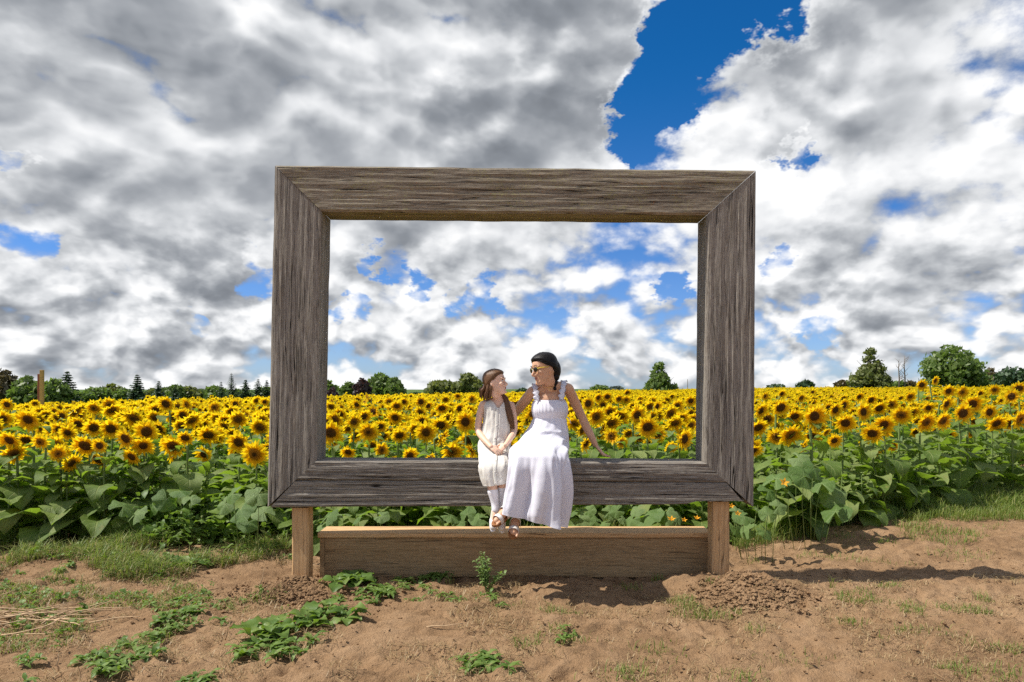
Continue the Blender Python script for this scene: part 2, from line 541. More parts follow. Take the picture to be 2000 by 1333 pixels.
# ------------------------------------------------------------------ boards
def board(name, a_in, a_out, b_in, b_out, y0, y1, mat, parent, nu=70, nv=18, ch=0.012, rough=0.003, grain=0.0022, seed=0, gap=0.0015, origin=None):
    """Board with mitred ends. Four corners of the front face (a = start, b = end; in / out edge), front depth y0, back depth y1."""
    a_in, a_out, b_in, b_out = [np.array(p, float) for p in (a_in, a_out, b_in, b_out)]
    L = np.linalg.norm((b_in + b_out - a_in - a_out) / 2); Wd = np.linalg.norm(a_out - a_in) * 0.72
    T = y1 - y0
    c = ch / Wd; cd = ch
    sec = [(0.0, T * 0.5), (0.0, cd), (c, 0.0)] + [(c + (1 - 2 * c) * k / nv, 0.0) for k in range(1, nv)] + [(1 - c, 0.0), (1.0, cd), (1.0, T * 0.5), (1.0, T - cd), (1 - c, T), (0.5, T), (c, T), (0.0, T - cd)]
    sec = np.array(sec); ns = len(sec)
    us = np.linspace(0, 1, nu)
    e = gap / L
    us = e + us * (1 - 2 * e)
    U, S = np.meshgrid(us, np.arange(ns), indexing='ij')
    vv = sec[S, 0]; ww = sec[S, 1]
    P = ((a_in * (1 - vv[..., None]) + a_out * vv[..., None]) * (1 - U[..., None]) + (b_in * (1 - vv[..., None]) + b_out * vv[..., None]) * U[..., None])
    front = (ww < 1e-6)
    gr = grain * fbm(U * L * 1.6 + seed * 3.3, vv * Wd * 60 + seed, 51 + seed, 3)
    P[..., 1] = y0 + ww + np.where(front, gr, 0.0) + 0.4 * rough * vnoise(U * L * 1.1, ww * 3 + vv * 2, 61 + seed)
    edge_dir = (a_out - a_in) / np.linalg.norm(a_out - a_in)
    b_dir = (b_out - b_in) / np.linalg.norm(b_out - b_in)
    ed = edge_dir * 0.5 + b_dir * 0.5
    wob = rough * (fbm(U * L * 4 + seed, vv * 0.3, 71 + seed, 3)) * np.where((vv < c * 1.2) | (vv > 1 - c * 1.2), 1, 0.2) * np.sin(np.clip(U, 0, 1) * math.pi) ** 0.3
    P = P + ed * wob[..., None]
    V = P.reshape(-1, 3)
    faces = []
    for i in range(nu - 1):
        for j in range(ns):
            j2 = (j + 1) % ns
            faces.append((i * ns + j, i * ns + j2, (i + 1) * ns + j2, (i + 1) * ns + j))
    faces.append(tuple(range(ns - 1, -1, -1)))
    faces.append(tuple((nu - 1) * ns + j for j in range(ns)))
    peri = np.concatenate([[0], np.cumsum(np.linalg.norm(np.diff(sec * np.array([Wd, 1]), axis=0), axis=1))])
    uvv = np.stack([U * L + seed * 7.7, peri[S] + seed * 3.1], -1).reshape(-1, 2)
    o0 = np.array(origin, float) if origin is not None else np.zeros(3)
    me = bpy.data.meshes.new(name)
    me.from_pydata((V - o0).tolist(), [], faces)
    l = me.uv_layers.new(name='UVMap')
    idx = np.empty(len(me.loops), dtype=np.int32); me.loops.foreach_get('vertex_index', idx)
    l.data.foreach_set('uv', uvv[idx].astype(np.float32).ravel())
    me.update()
    bm = bmesh.new(); bm.from_mesh(me); bmesh.ops.recalc_face_normals(bm, faces=bm.faces); bm.to_mesh(me); bm.free()
    return link(name, me, MAT[mat], parent)

YF, YB = 5.55, 5.852
def q(px, py, y=YF):
    return at(px, py, y)
fo = at(1000, 1135, 5.7)
frame = empty('wooden_picture_frame', fo)
tag(frame, 'giant weathered grey timber picture frame standing on two posts in front of the sunflowers', 'picture frame')
# the four sides, mitred: each from its inner edge to its outer edge
TLo, TRo, BRo, BLo = (535.5, 322.5), (1477.5, 332.5), (1473, 992), (521, 992)
TLi, TRi, BRi, BLi = (627.5, 413), (1381.5, 420), (1377, 903.5), (617.5, 900.5)
board('frame_board', q(*TLi), q(*TLo), q(*TRi), q(*TRo), YF, YB, 'old_grey_wood_lichen', frame, nu=110, seed=1, origin=fo, rough=0.005, ch=0.018, grain=0.004)
board('frame_board', q(*BLi), q(*BLo), q(*TLi), q(*TLo), YF + 0.004, YB - 0.004, 'old_grey_wood', frame, nu=90, seed=2, origin=fo, ch=0.016, grain=0.004)
board('frame_board', q(*TRi), q(*TRo), q(*BRi), q(*BRo), YF + 0.003, YB - 0.003, 'old_grey_wood', frame, nu=90, seed=3, origin=fo, ch=0.016, grain=0.004)
# the sill is two boards, one above the other, the lower one broken off short at its end
def lerp2(a, b, t): return (a[0] + (b[0] - a[0]) * t, a[1] + (b[1] - a[1]) * t)
mL = lerp2(BLi, BLo, 0.425); mR = lerp2(BRi, BRo, 0.45)
board('frame_board', q(*BLi), q(mL[0], mL[1] - 0.8), q(*BRi), q(mR[0], mR[1] - 0.8), YF, YB, 'old_dark_wood', frame, nu=100, seed=4, origin=fo, ch=0.014, grain=0.004)
low = board('frame_board', q(*mL), q(526, 992), q(*mR), q(1455, 985), YF + 0.006, YB - 0.01, 'old_grey_wood', frame, nu=100, seed=5, origin=fo, ch=0.010, grain=0.004)
for v in low.data.vertices:       # the break: the lower edge steps up near the end
    p = v.co + fo
    px = 1000 + p.x * F / p.y
    if px > 1335 and p.z < q(1400, 962).z:
        t = min(1.0, (px - 1335) / 22.0)
        lim = q(1400, 992 - 13 * t).z
        v.co.z = max(p.z, lim + 0.004 * math.sin(px * 0.9)) - fo.z
def upright(px0, px1, py0, py1, y0, depth, mat, seed, parent, name='leg'):
    a, b = at(px0, py0, y0), at(px1, py0, y0)
    zb = at(px0, py1, y0).z - 0.25
    return board(name, (a.x, y0, zb), (b.x, y0, zb), a, b, y0, y0 + depth, mat, parent, nu=40, nv=8, ch=0.008, rough=0.002, grain=0.001, seed=seed, gap=0.0, origin=fo)
upright(569.5, 602, 992.5, 1138, 5.625, 0.14, 'new_pine_wood', 6, frame)
upright(1391, 1425, 980.5, 1112, 5.625, 0.14, 'new_pine_wood', 7, frame)

# ------------------------------------------------------------------ low wooden step behind the posts
def hboard(name, x0, x1, z0, z1, y0, y1, mat, parent, seed, ch=0.005, nu=60, nv=8, rough=0.0025):
    return board(name, (x0, y0, z0), (x0, y0, z1), (x1, y0, z0), (x1, y0, z1), y0, y1, mat, parent, nu=nu, nv=nv, ch=ch, rough=rough, grain=0.0012, seed=seed, gap=0.0, origin=so)
so = at(1000, 1122, 5.9)
step = empty('wooden_step', so)
tag(step, 'long low pine box step on the ground under the frame', 'step')
sy = 5.785
zt = at(1000, 1041.5, sy).z
x0 = at(620.5, 1040, sy).x; x1 = at(1392, 1040, sy).x
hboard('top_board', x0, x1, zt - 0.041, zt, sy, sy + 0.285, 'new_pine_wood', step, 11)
hboard('front_board', x0 + 0.055, x1 - 0.01, zt - 0.044 - 0.34, zt - 0.044, sy + 0.026, sy + 0.064, 'dark_pine_wood', step, 12)
hboard('end_board', x0 + 0.012, x0 + 0.052, zt - 0.044 - 0.34, zt - 0.047, sy + 0.022, sy + 0.27, 'dark_pine_wood', step, 13, nu=6)
hboard('end_board', x1 - 0.05, x1 - 0.012, zt - 0.044 - 0.34, zt - 0.047, sy + 0.068, sy + 0.27, 'dark_pine_wood', step, 14, nu=6)
hboard('back_board', x0 + 0.055, x1 - 0.055, zt - 0.044 - 0.34, zt - 0.047, sy + 0.225, sy + 0.262, 'dark_pine_wood', step, 15)


# ------------------------------------------------------------------ plant materials
def leaf_mat(name, c0, c1, c2, trans=0.35, tcol=(0.30, 0.42, 0.05), rough=0.5, spec=0.35, island=True, vein=0.0):
    m, N = material(name)
    if island:
        g = N.node('ShaderNodeNewGeometry').outputs['Random Per Island']
        oi = N.node('ShaderNodeObjectInfo').outputs['Random']
        f = N.math('FRACT', N.math('ADD', g, oi))
    else:
        f = N.node('ShaderNodeObjectInfo').outputs['Random']
    P = N.node('ShaderNodeTexCoord').outputs['Object']
    n = N.noise(P, 14, 3, 0.6)
    f2 = N.math('ADD', N.math('MULTIPLY', f, 0.75), N.math('MULTIPLY', n, 0.35))
    c = N.ramp(f2, [(0.1, c0), (0.55, c1), (1.0, c2)])
    h = N.noise(P, 60, 3, 0.6)
    if vein:
        u, v, _ = N.sep(N.node('ShaderNodeUVMap').outputs[0])
        av = N.math('ABSOLUTE', v)
        rib = N.math('SUBTRACT', 1.0, N.smooth(av, 0.015, 0.075))
        sd = N.math('ABSOLUTE', N.math('SINE', N.math('MULTIPLY', N.math('SUBTRACT', u, N.math('MULTIPLY', av, 0.30)), 17.0)))
        sd = N.math('SUBTRACT', 1.0, N.smooth(sd, 0.05, 0.32))
        vm = N.math('MAXIMUM', rib, N.math('MULTIPLY', sd, 0.65))
        c = N.mix(N.math('MULTIPLY', vm, vein), c, (c2[0] * 1.35, c2[1] * 1.3, c2[2] * 1.3))
        sp = N.smooth(N.noise(P, 3.5, 4, 0.65), 0.60, 0.74)
        c = N.mix(N.math('MULTIPLY', sp, 0.6), c, (0.27, 0.23, 0.07))
        h = N.math('SUBTRACT', N.math('MULTIPLY', h, 0.7), N.math('MULTIPLY', vm, 0.9))
    finish(N, c, rough, N.bump(h, 0.45 if vein else 0.3, 0.012 if vein else 0.004), spec, trans, tcol)
    MAT[name] = m
leaf_mat('sunflower_leaf_near', (0.085, 0.145, 0.026), (0.155, 0.220, 0.048), (0.260, 0.300, 0.105), 0.42, (0.28, 0.44, 0.03), rough=0.55, spec=0.3, vein=0.55)
leaf_mat('sunflower_leaf', (0.070, 0.130, 0.026), (0.120, 0.195, 0.045), (0.20, 0.26, 0.09), 0.42, (0.24, 0.42, 0.03))
leaf_mat('squash_leaf', (0.085, 0.155, 0.035), (0.13, 0.21, 0.055), (0.20, 0.27, 0.10), 0.38, (0.24, 0.42, 0.03), vein=0.5)
leaf_mat('weed_leaf', (0.07, 0.135, 0.024), (0.125, 0.20, 0.036), (0.20, 0.27, 0.07), 0.35, (0.22, 0.36, 0.03))
leaf_mat('grass_blade', (0.07, 0.135, 0.022), (0.16, 0.22, 0.045), (0.38, 0.33, 0.13), 0.35, (0.28, 0.38, 0.04))
leaf_mat('dry_grass', (0.22, 0.15, 0.07), (0.33, 0.23, 0.11), (0.45, 0.33, 0.17), 0.2, (0.35, 0.25, 0.1))
leaf_mat('tree_green', (0.080, 0.125, 0.028), (0.125, 0.180, 0.042), (0.185, 0.235, 0.070), 0.36, (0.20, 0.32, 0.04))
leaf_mat('tree_olive', (0.085, 0.110, 0.030), (0.135, 0.160, 0.045), (0.20, 0.205, 0.075), 0.36, (0.24, 0.28, 0.04))
leaf_mat('tree_dark', (0.030, 0.060, 0.027), (0.048, 0.088, 0.036), (0.078, 0.118, 0.052), 0.22, (0.07, 0.14, 0.03))
leaf_mat('tree_copper', (0.028, 0.020, 0.022), (0.045, 0.028, 0.028), (0.075, 0.045, 0.035), 0.22, (0.10, 0.04, 0.03))
leaf_mat('tree_brown', (0.055, 0.050, 0.022), (0.085, 0.070, 0.030), (0.12, 0.095, 0.040), 0.25, (0.16, 0.12, 0.03))
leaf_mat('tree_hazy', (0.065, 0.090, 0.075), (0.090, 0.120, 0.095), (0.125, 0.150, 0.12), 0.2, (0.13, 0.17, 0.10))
simple('plant_stem', (0.16, 0.22, 0.06), 0.6, 0.3, 0.3, 8)
simple('bark', (0.10, 0.075, 0.055), 0.9, 0.1, 0.4, 3, bump=0.6)
simple('pale_bark', (0.20, 0.165, 0.135), 0.9, 0.1, 0.3, 3)
simple('dry_stalk', (0.45, 0.31, 0.18), 0.8, 0.15, 0.35, 20)

def petal_mat():
    m, N = material('petal')
    g = N.node('ShaderNodeNewGeometry').outputs['Random Per Island']
    oi = N.node('ShaderNodeObjectInfo').outputs['Random']
    f = N.math('FRACT', N.math('ADD', N.math('MULTIPLY', g, 0.8), oi))
    r = N.node('ShaderNodeAttribute'); r.attribute_name = 'rad'
    c = N.mix(f, (0.95, 0.64, 0.008), (0.98, 0.78, 0.03))
    c = N.mix(N.smooth(r.outputs['Fac'], 0.9, 0.35), c, (0.94, 0.50, 0.004))
    finish(N, c, 0.55, None, 0.2, 0.55, (0.98, 0.72, 0.012))
    MAT['petal'] = m
petal_mat()

def disc_mat():
    m, N = material('seed_disc')
    r = N.node('ShaderNodeAttribute'); r.attribute_name = 'rad'
    P = N.node('ShaderNodeTexCoord').outputs['Object']
    n = N.noise(P, 120, 3, 0.7)
    v = N.node('ShaderNodeTexVoronoi'); N.put(v.inputs['Vector'], P); v.inputs['Scale'].default_value = 170
    oi = N.node('ShaderNodeObjectInfo').outputs['Random']
    rr = N.math('ADD', r.outputs['Fac'], N.math('MULTIPLY', N.math('SUBTRACT', n, 0.5), 0.22))
    dark = N.ramp(rr, [(0.0, (0.13, 0.070, 0.016)), (0.22, (0.085, 0.038, 0.009)), (0.62, (0.085, 0.036, 0.007)), (0.84, (0.14, 0.058, 0.008)), (1.0, (0.36, 0.16, 0.010))])
    gold = N.ramp(rr, [(0.0, (0.05, 0.030, 0.008)), (0.30, (0.10, 0.042, 0.006)), (0.50, (0.32, 0.13, 0.008)), (0.8, (0.36, 0.155, 0.010)), (1.0, (0.48, 0.24, 0.010))])
    c = N.mix(N.smooth(oi, 0.60, 0.92), dark, gold)
    finish(N, c, 0.8, N.bump(v.outputs['Distance'], 0.8, 0.006), 0.15)
    MAT['seed_disc'] = m
disc_mat()

# ------------------------------------------------------------------ sunflower geometry (numpy: vertices, triangles, attribute)
def leaf_geo(nl, na, seed, droop=0.9, fold=0.25, wave=0.05, petiole=0.35, width=0.44, lobes=0):
    """Heart-shaped leaf that leaves the stem along +X; blade length 1."""
    r = np.random.default_rng(seed)
    s = np.linspace(0, 1, nl)
    ang0 = 0.35 + 0.2 * r.standard_normal(); ang = ang0 - (droop + 0.9) * s ** 1.1
    dx = np.cos(ang); dz = np.sin(ang)
    cx = np.concatenate([[0], np.cumsum((dx[1:] + dx[:-1]) / 2 / (nl - 1))]) + petiole * 0.9
    cz = np.concatenate([[0], np.cumsum((dz[1:] + dz[:-1]) / 2 / (nl - 1))]) + petiole * 0.35
    w = width * np.sin(math.pi * np.clip(s, 0.0, 1) ** 0.52) ** 0.85
    w[0] = width * 0.45; w[-1] = 0.004
    v = np.linspace(-1, 1, na)
    S, Vv = np.meshgrid(np.arange(nl), v, indexing='ij')
    ww = w[S]
    if lobes:
        ww = ww * (1 + 0.16 * np.cos(s[S] * lobes * 2 * math.pi))
    lift = fold * np.abs(Vv) * ww
    wav = wave * np.sin(s[S] * 9 + Vv * 2.2 + r.uniform(0, 6)) * np.abs(Vv)
    back = np.where(S == 0, -0.13 * np.abs(Vv), 0.0)           # the lobes either side of the leaf stalk
    X = cx[S] + back - np.sin(ang)[S] * (lift + wav) * 0.8
    Y = Vv * ww * (1 + 0.06 * r.standard_normal(ww.shape)) + 0.05 * np.sin(s[S] * 3 + seed)
    Z = cz[S] + np.cos(ang)[S] * (lift + wav)
    V = np.stack([X, Y, Z], -1).reshape(-1, 3)
    T = grid_tris(nl, na)
    # leaf stalk
    k = 0.016
    a = np.array([(0, -k, 0), (0, k, 0), (0, 0, k * 1.6)]); b = a * 0.7 + np.array([cx[0] + 0.02, 0, cz[0]])
    pv = np.concatenate([a, b]); n = len(V)
    pt = np.array([(0, 1, 4), (0, 4, 3), (1, 2, 5), (1, 5, 4), (2, 0, 3), (2, 3, 5)]) + n
    return np.concatenate([V, pv]), np.concatenate([T, pt])

def petals_geo(n, rings, seed, r0=0.050, length=0.086, width=0.0140, seg=2):
    r = np.random.default_rng(seed)
    VV, TT, RR = [], [], []
    c = 0
    for ring in range(rings):
        for k in range(n):
            a = 2 * math.pi * (k + 0.5 * ring + r.uniform(-.28, .28)) / n
            L = length * r.uniform(0.72, 1.15) * (0.9 if ring else 1.0); w = width * r.uniform(0.8, 1.25)
            up0 = r.uniform(-0.1, 0.45) + 0.25 * ring; curl = r.uniform(-0.9, 0.5)
            tw = r.uniform(-0.5, 0.5); side = r.uniform(-0.25, 0.25)
            pts = []
            if seg == 2:
                st = [(0.0, 0.55), (0.45, 1.0), (0.8, 0.62), (1.0, 0.0)]
            else:
                st = [(0.0, 0.6), (0.5, 1.0), (1.0, 0.0)]
            for s, ws in st:
                rad = r0 - 0.008 + L * s
                z = L * (up0 * s + curl * s * s * 0.6) + 0.004 * ring
                off = side * L * s * s
                for sg in ((-1, 1) if ws > 0 else (0,)):
                    y = off + sg * w * ws; zz = z + sg * w * ws * tw
                    pts.append((rad * math.cos(a) - y * math.sin(a), rad * math.sin(a) + y * math.cos(a), zz)); RR.append(s)
            m = len(pts)
            if m == 7: t = [(0, 1, 3), (0, 3, 2), (2, 3, 5), (2, 5, 4), (4, 5, 6)]
            else: t = [(0, 1, 3), (0, 3, 2), (2, 3, 4)]
            VV += pts; TT += [(x + c, y + c, z + c) for x, y, z in t]; c += m
    return np.array(VV), np.array(TT), np.array(RR)

def disc_geo(nr, na, radius=0.052, dome=0.020, back=False):
    VV = [(0, 0, dome * (0.55 if not back else -1.6))]; RR = [0.0]
    for i in range(1, nr + 1):
        t = i / nr
        for k in range(na):
            a = 2 * math.pi * k / na
            z = dome * (1 - t ** 3.0) * (0.55 + 0.6 * t) if not back else -dome * 1.6 * (1 - t ** 2)
            VV.append((radius * t * math.cos(a), radius * t * math.sin(a), z)); RR.append(t)
    TT = [(0, 1 + k, 1 + (k + 1) % na) for k in range(na)]
    for i in range(1, nr):
        for k in range(na):
            a = 1 + (i - 1) * na + k; b = 1 + (i - 1) * na + (k + 1) % na
            TT += [(a, a + na, b + na), (a, b + na, b)]
    TT = np.array(TT)
    if back: TT = TT[:, ::-1]
    return np.array(VV, float), TT, np.array(RR)

def calyx_geo(n, seed, radius=0.070):
    r = np.random.default_rng(seed)
    V, T, _ = disc_geo(2, 10, radius * 0.98, 0.020, back=True)
    V = V.copy(); V[:, 2] -= 0.004
    VV = [V]; TT = [T]; c = len(V)
    for k in range(n):
        a = 2 * math.pi * (k + r.uniform(-.2, .2)) / n
        L = r.uniform(0.035, 0.055); w = 0.013
        ca, sa = math.cos(a), math.sin(a)
        p = []
        for rad, y, z in ((radius * .75, -w, -0.016), (radius * .75, w, -0.016), (radius * .75 + L, 0, -0.012 + r.uniform(-.01, .01))):
            p.append((rad * ca - y * sa, rad * sa + y * ca, z))
        VV.append(np.array(p)); TT.append(np.array([[c, c + 1, c + 2]])); c += 3
    return np.concatenate(VV), np.concatenate(TT)

def tube_geo(pts, rad, n=6, cap=True):
    pts = np.array(pts, float); rad = np.broadcast_to(np.array(rad, float), (len(pts),))
    d = np.gradient(pts, axis=0); d /= np.linalg.norm(d, axis=1)[:, None] + 1e-12
    ref = np.array([1.0, 0, 0]) if abs(d[0][0]) < 0.9 else np.array([0, 1.0, 0])
    u = np.cross(d[0], ref); u /= np.linalg.norm(u)
    VV = []
    for i in range(len(pts)):
        u = u - d[i] * np.dot(u, d[i]); u /= np.linalg.norm(u) + 1e-12
        w = np.cross(d[i], u)
        a = np.linspace(0, 2 * math.pi, n, endpoint=False)
        VV.append(pts[i] + rad[i] * (np.cos(a)[:, None] * u + np.sin(a)[:, None] * w))
    V = np.concatenate(VV)
    TT = []
    for i in range(len(pts) - 1):
        for k in range(n):
            a = i * n + k; b = i * n + (k + 1) % n
            TT += [(a, b, b + n), (a, b + n, a + n)]
    if cap:
        TT += [(0, k + 1, k) for k in range(1, n - 1)]
        o = (len(pts) - 1) * n
        TT += [(o, o + k, o + k + 1) for k in range(1, n - 1)]
    return V, np.array(TT)

def rotm(ax, a):
    return np.array(Matrix.Rotation(a, 3, ax))

HEADP = np.array([0, -0.075, 1.0])
def stem_pts(seed):
    r = np.random.default_rng(seed)
    b = r.uniform(-.05, .05, 2)
    z = np.array([-0.06, 0.25, 0.5, 0.75, 0.92, 0.985, 1.005, 1.0])
    y = np.array([0, 0, 0, 0.0, 0.010, 0.004, -0.030, -0.062])
    x = b[0] * np.sin(z * 3) * 0.6
    return np.stack([x - x[-1] * (z > 0.9), y + b[1] * np.sin(np.clip(z, 0, 1) * math.pi) * 0.5, z], -1)

def leaf_places(seed, n, zlo=0.10, zhi=0.90):
    """(height, azimuth, length, pitch) for the leaves of one plant."""
    r = np.random.default_rng(seed + 500)
    out = []
    for k in range(n):
        t = (k + r.uniform(-.3, .3)) / (n - 1)
        z = zlo + (zhi - zlo) * min(1, max(0, t))
        az = k * 2.4 + r.uniform(-.5, .5) + seed
        L = (0.105 + 0.175 * min(1.0, max(0.0, 1.06 - t)) ** 0.7) * r.uniform(0.85, 1.2)
        out.append((z, az, L, r.uniform(-0.35, 0.25)))
    return out

def head_rot(tilt, roll=0.0):
    """Turns the flower's +Z (the way it faces) towards -Y, nodding down by tilt."""
    return rotm('X', math.pi / 2 + tilt) @ rotm('Z', roll)

# shared meshes for the plants that stand as single things
LEAF = []
for k in range(8):
    V, T = leaf_geo(7, 5, 20 + k, droop=[0.3, 0.6, 0.9, 1.2, 0.5, 1.0, 1.4, 0.1][k], fold=[.3, .15, .25, .05, .4, .2, .1, .3][k], wave=0.05, width=[.44, .40, .46, .42, .38, .45, .43, .41][k])
    uvl = np.concatenate([np.stack(np.meshgrid(np.linspace(0, 1, 7), np.linspace(-1, 1, 5), indexing='ij'), -1).reshape(-1, 2), np.zeros((6, 2))])
    LEAF.append(tri_mesh('leaf', V, T, smooth=True, uv=uvl))
PETALS = []; DISCS = []; CALYX = []; STEMS = []
for k in range(6):
    V, T, Rr = petals_geo(24, 2, 40 + k)
    PETALS.append(tri_mesh('flower_head', V, T, rad=Rr))
    CALYX.append(tri_mesh('calyx', *calyx_geo(13, 60 + k), smooth=True))
V, T, Rr = disc_geo(5, 18)
for k in range(4):
    Vk = V + np.array([0, 0, 1]) * (0.0025 * np.random.default_rng(k).standard_normal(len(V)))[:, None]
    DISCS.append(tri_mesh('seed_disc', Vk * np.array([1 + .08 * math.sin(k * 2), 1 + .08 * math.cos(k * 3), 1]), T, rad=Rr, smooth=True))
for k in range(6):
    STEMS.append(tri_mesh('stem', *tube_geo(stem_pts(70 + k), np.array([.014, .013, .012, .011, .010, .011, .014, .018]), 6), smooth=True))
for me in LEAF: me.materials.append(MAT['sunflower_leaf_near'])
for me in PETALS: me.materials.append(MAT['petal'])
for me in DISCS: me.materials.append(MAT['seed_disc'])
for me in CALYX + STEMS: me.materials.append(MAT['plant_stem'])

def m4(R3, t, s=1.0):
    M = Matrix(R3.tolist()).to_4x4() @ Matrix.Scale(s, 4)
    M.translation = Vector(t)
    return M

n_made = [0]
def sunflower(x, y, h, yaw=0.0, tilt=0.25, nleaf=10, hs=1.0, head=True, seed=None, big=1.0):
    """One sunflower: Empty at its foot > stem, leaves, flower head (> seed disc, calyx). h = height of the flower."""
    k = n_made[0] if seed is None else seed
    n_made[0] += 1
    r = random.Random(k * 7 + 3)
    root = empty('sunflower', (x, y, float(ground_z(x, y)) - 0.0), yaw, h)
    link('stem', STEMS[k % 6], parent=root)
    for (z, az, L, pt) in leaf_places(k % 40, nleaf):
        o = link('leaf', LEAF[r.randrange(8)], parent=root)
        o.matrix_basis = m4(rotm('Z', az) @ rotm('Y', -pt), (0.0, 0.0, z), L * (1 + (big - 1) * min(1.0, 1.25 * (1 - z) + 0.2)) * 1.12 / h ** 0.5)
    if head:
        fh = link('flower_head', PETALS[r.randrange(6)], parent=root)
        roll = r.uniform(0, 6.28)
        fh.matrix_basis = m4(head_rot(tilt, roll), HEADP + np.array([0, 0, 0.0]), hs / h)
        sd = link('seed_disc', DISCS[r.randrange(4)], parent=fh)
        sd.matrix_basis = Matrix.Translation((0, 0, 0.004)) @ Matrix.Scale(0.88 + 0.24 * r.random(), 4)
        link('calyx', CALYX[r.randrange(6)], parent=fh)
    return root

# ------------------------------------------------------------------ the field
# flower heads read off the photograph: (px, py, diameter px[, yaw degrees, nod degrees])
HEADS = [
 (14,790,25),(6,819,34),(55,820,46,10,25),(121,812,27),(19,860,42,0,55),(26,886,44,60,50),(79,863,30),(104,842,35),(130,840,36),(153,828,33,10,30),(183,836,38),(212,834,33,30,20),
 (167,870,48,5,40),(195,869,28),(114,886,28,25,5),(139,905,40,75,30),(246,855,40),(287,845,46,5,20),(280,869,40,20,30),(258,892,37),(338,871,45),(312,836,36,-20,30),(324,789,32),
 (184,796,30),(213,790,28,20,20),(258,806,26),(304,801,30,20,20),(357,811,33),(369,837,30),(365,790,24),(362,855,32,10,35),(424,850,36,30,15),(439,823,32),(397,828,30,10,40),
 (419,796,25),(466,863,44,0,25),(498,883,50,5,18),(468,818,30,-10,45),(488,823,28),(504,815,30),(513,844,26),(460,789,24),(517,785,18),(485,800,20),
 (646,846,44,10,10),(669,834,32),(665,808,30,-15,35),(652,819,26,0,50),(711,814,30),(720,846,42,0,20),(730,804,28),(726,827,20),(697,791,24),(698,781,18),(760,785,22),(775,793,26),
 (772,816,34,-5,40),(760,846,32,25,15),(783,837,32,20,20),(826,824,34,-20,55),(861,830,38,0,35),(863,797,28),(879,794,20),(909,824,42,0,12),(897,798,24),(894,774,16),(921,780,20),
 (924,849,30,70,20),(863,856,36,80,25),(680,884,30,0,60),(922,880,30,-60,35),(789,785,20),(822,785,24),(836,793,20),
 (1122,827,34),(1164,814,38,15,20),(1191,805,32),(1148,789,28),(1172,844,36,0,30),(1138,849,22),(1215,826,30,35,5),(1244,810,38),(1265,834,44,0,12),(1283,794,24),(1305,833,34,40,35),
 (1329,817,36),(1322,794,30),(1349,783,24),(1352,820,32,0,40),(1209,779,20),(1223,781,20),(1168,777,20),(1186,775,20),(1225,767,16),(1249,781,18),(1177,791,20),(1345,846,20,60,30),
 (1524,797,36),(1499,818,32,-20,20),(1486,802,34),(1590,813,48,5,12),(1552,813,34,0,45),(1544,848,46,0,58),(1651,827,40,-15,30),(1686,804,36),(1704,848,40,-35,25),(1727,830,40,-20,25),
 (1717,797,32,0,45),(1760,810,38,-20,20),(1808,825,40,10,25),(1841,822,38,20,25),(1829,838,30,20,40),(1880,807,38,0,10),(1899,790,38),(1848,789,32,25,20),(1813,797,26),(1783,805,28,0,45),
 (1745,843,24,0,50),(1932,805,30),(1946,827,38,0,35),(1973,827,36,0,35),(1991,818,40,20,25),(1975,775,28),(1942,762,22),(1990,759,26),(1879,766,26),(1852,764,26),(1800,752,22),(1826,744,20),
 (1914,769,18),(1777,775,24),(1678,775,20),(1494,774,18),(1527,769,18),(1648,792,28),(1701,782,26),(1617,797,26),(1631,802,30),(1740,789,30)]

def edge_y(x):
    """Depth of the field's front edge."""
    return np.interp(x, [-6.0, -4.0, -3.1, -2.0, 0.0, 2.0, 3.2, 4.6, 6.5, 9.0], [6.75, 7.0, 7.3, 6.95, 7.2, 7.25, 7.35, 8.5, 10.0, 12.0])

def zone(px):
    return 'left' if px < 530 else ('right' if px > 1440 else 'middle')
placed = []                # (x, y, px, py of the head, object, size px)
fr = random.Random(3)
for hd in HEADS:
    px, py, d = hd[:3]
    y = min(30.0, 345.0 / d)
    x = (px - 1000) * y / F
    y = max(y, float(edge_y(x)) + 0.05)
    if py > 850: y = min(y, float(edge_y(x)) + 0.35)
    for _ in range(3):
        x = (px - 1000) * y / F
        h = CAMZ - (py - HZ) * y / F - float(ground_z(x, y))
        if h > 1.45 and py > 770: y *= 1.06
        if h < 0.72: y *= 0.95
    h = CAMZ - (py - HZ) * y / F - float(ground_z(x, y))
    yaw = R(hd[3]) if len(hd) > 3 else R(fr.gauss(8, 16))
    tilt = R(min(hd[4], 34)) if len(hd) > 3 else R(fr.uniform(6, 34))
    dd = d * y / F                                      # real width of the flower
    hs = min(1.6, max(0.75, dd / 0.218))
    # the flower hangs in front of its stem: set the foot so that the flower lands on its place
    fx = x - 0.075 * h * math.sin(yaw); fy = y + 0.075 * h * math.cos(yaw)
    o = sunflower(fx, fy, h, yaw, tilt, nleaf=13, hs=hs, big=1.3 if fy - float(edge_y(fx)) < 1.3 else 1.0)
    placed.append([fx, fy, px, py, o, d, tilt, yaw])

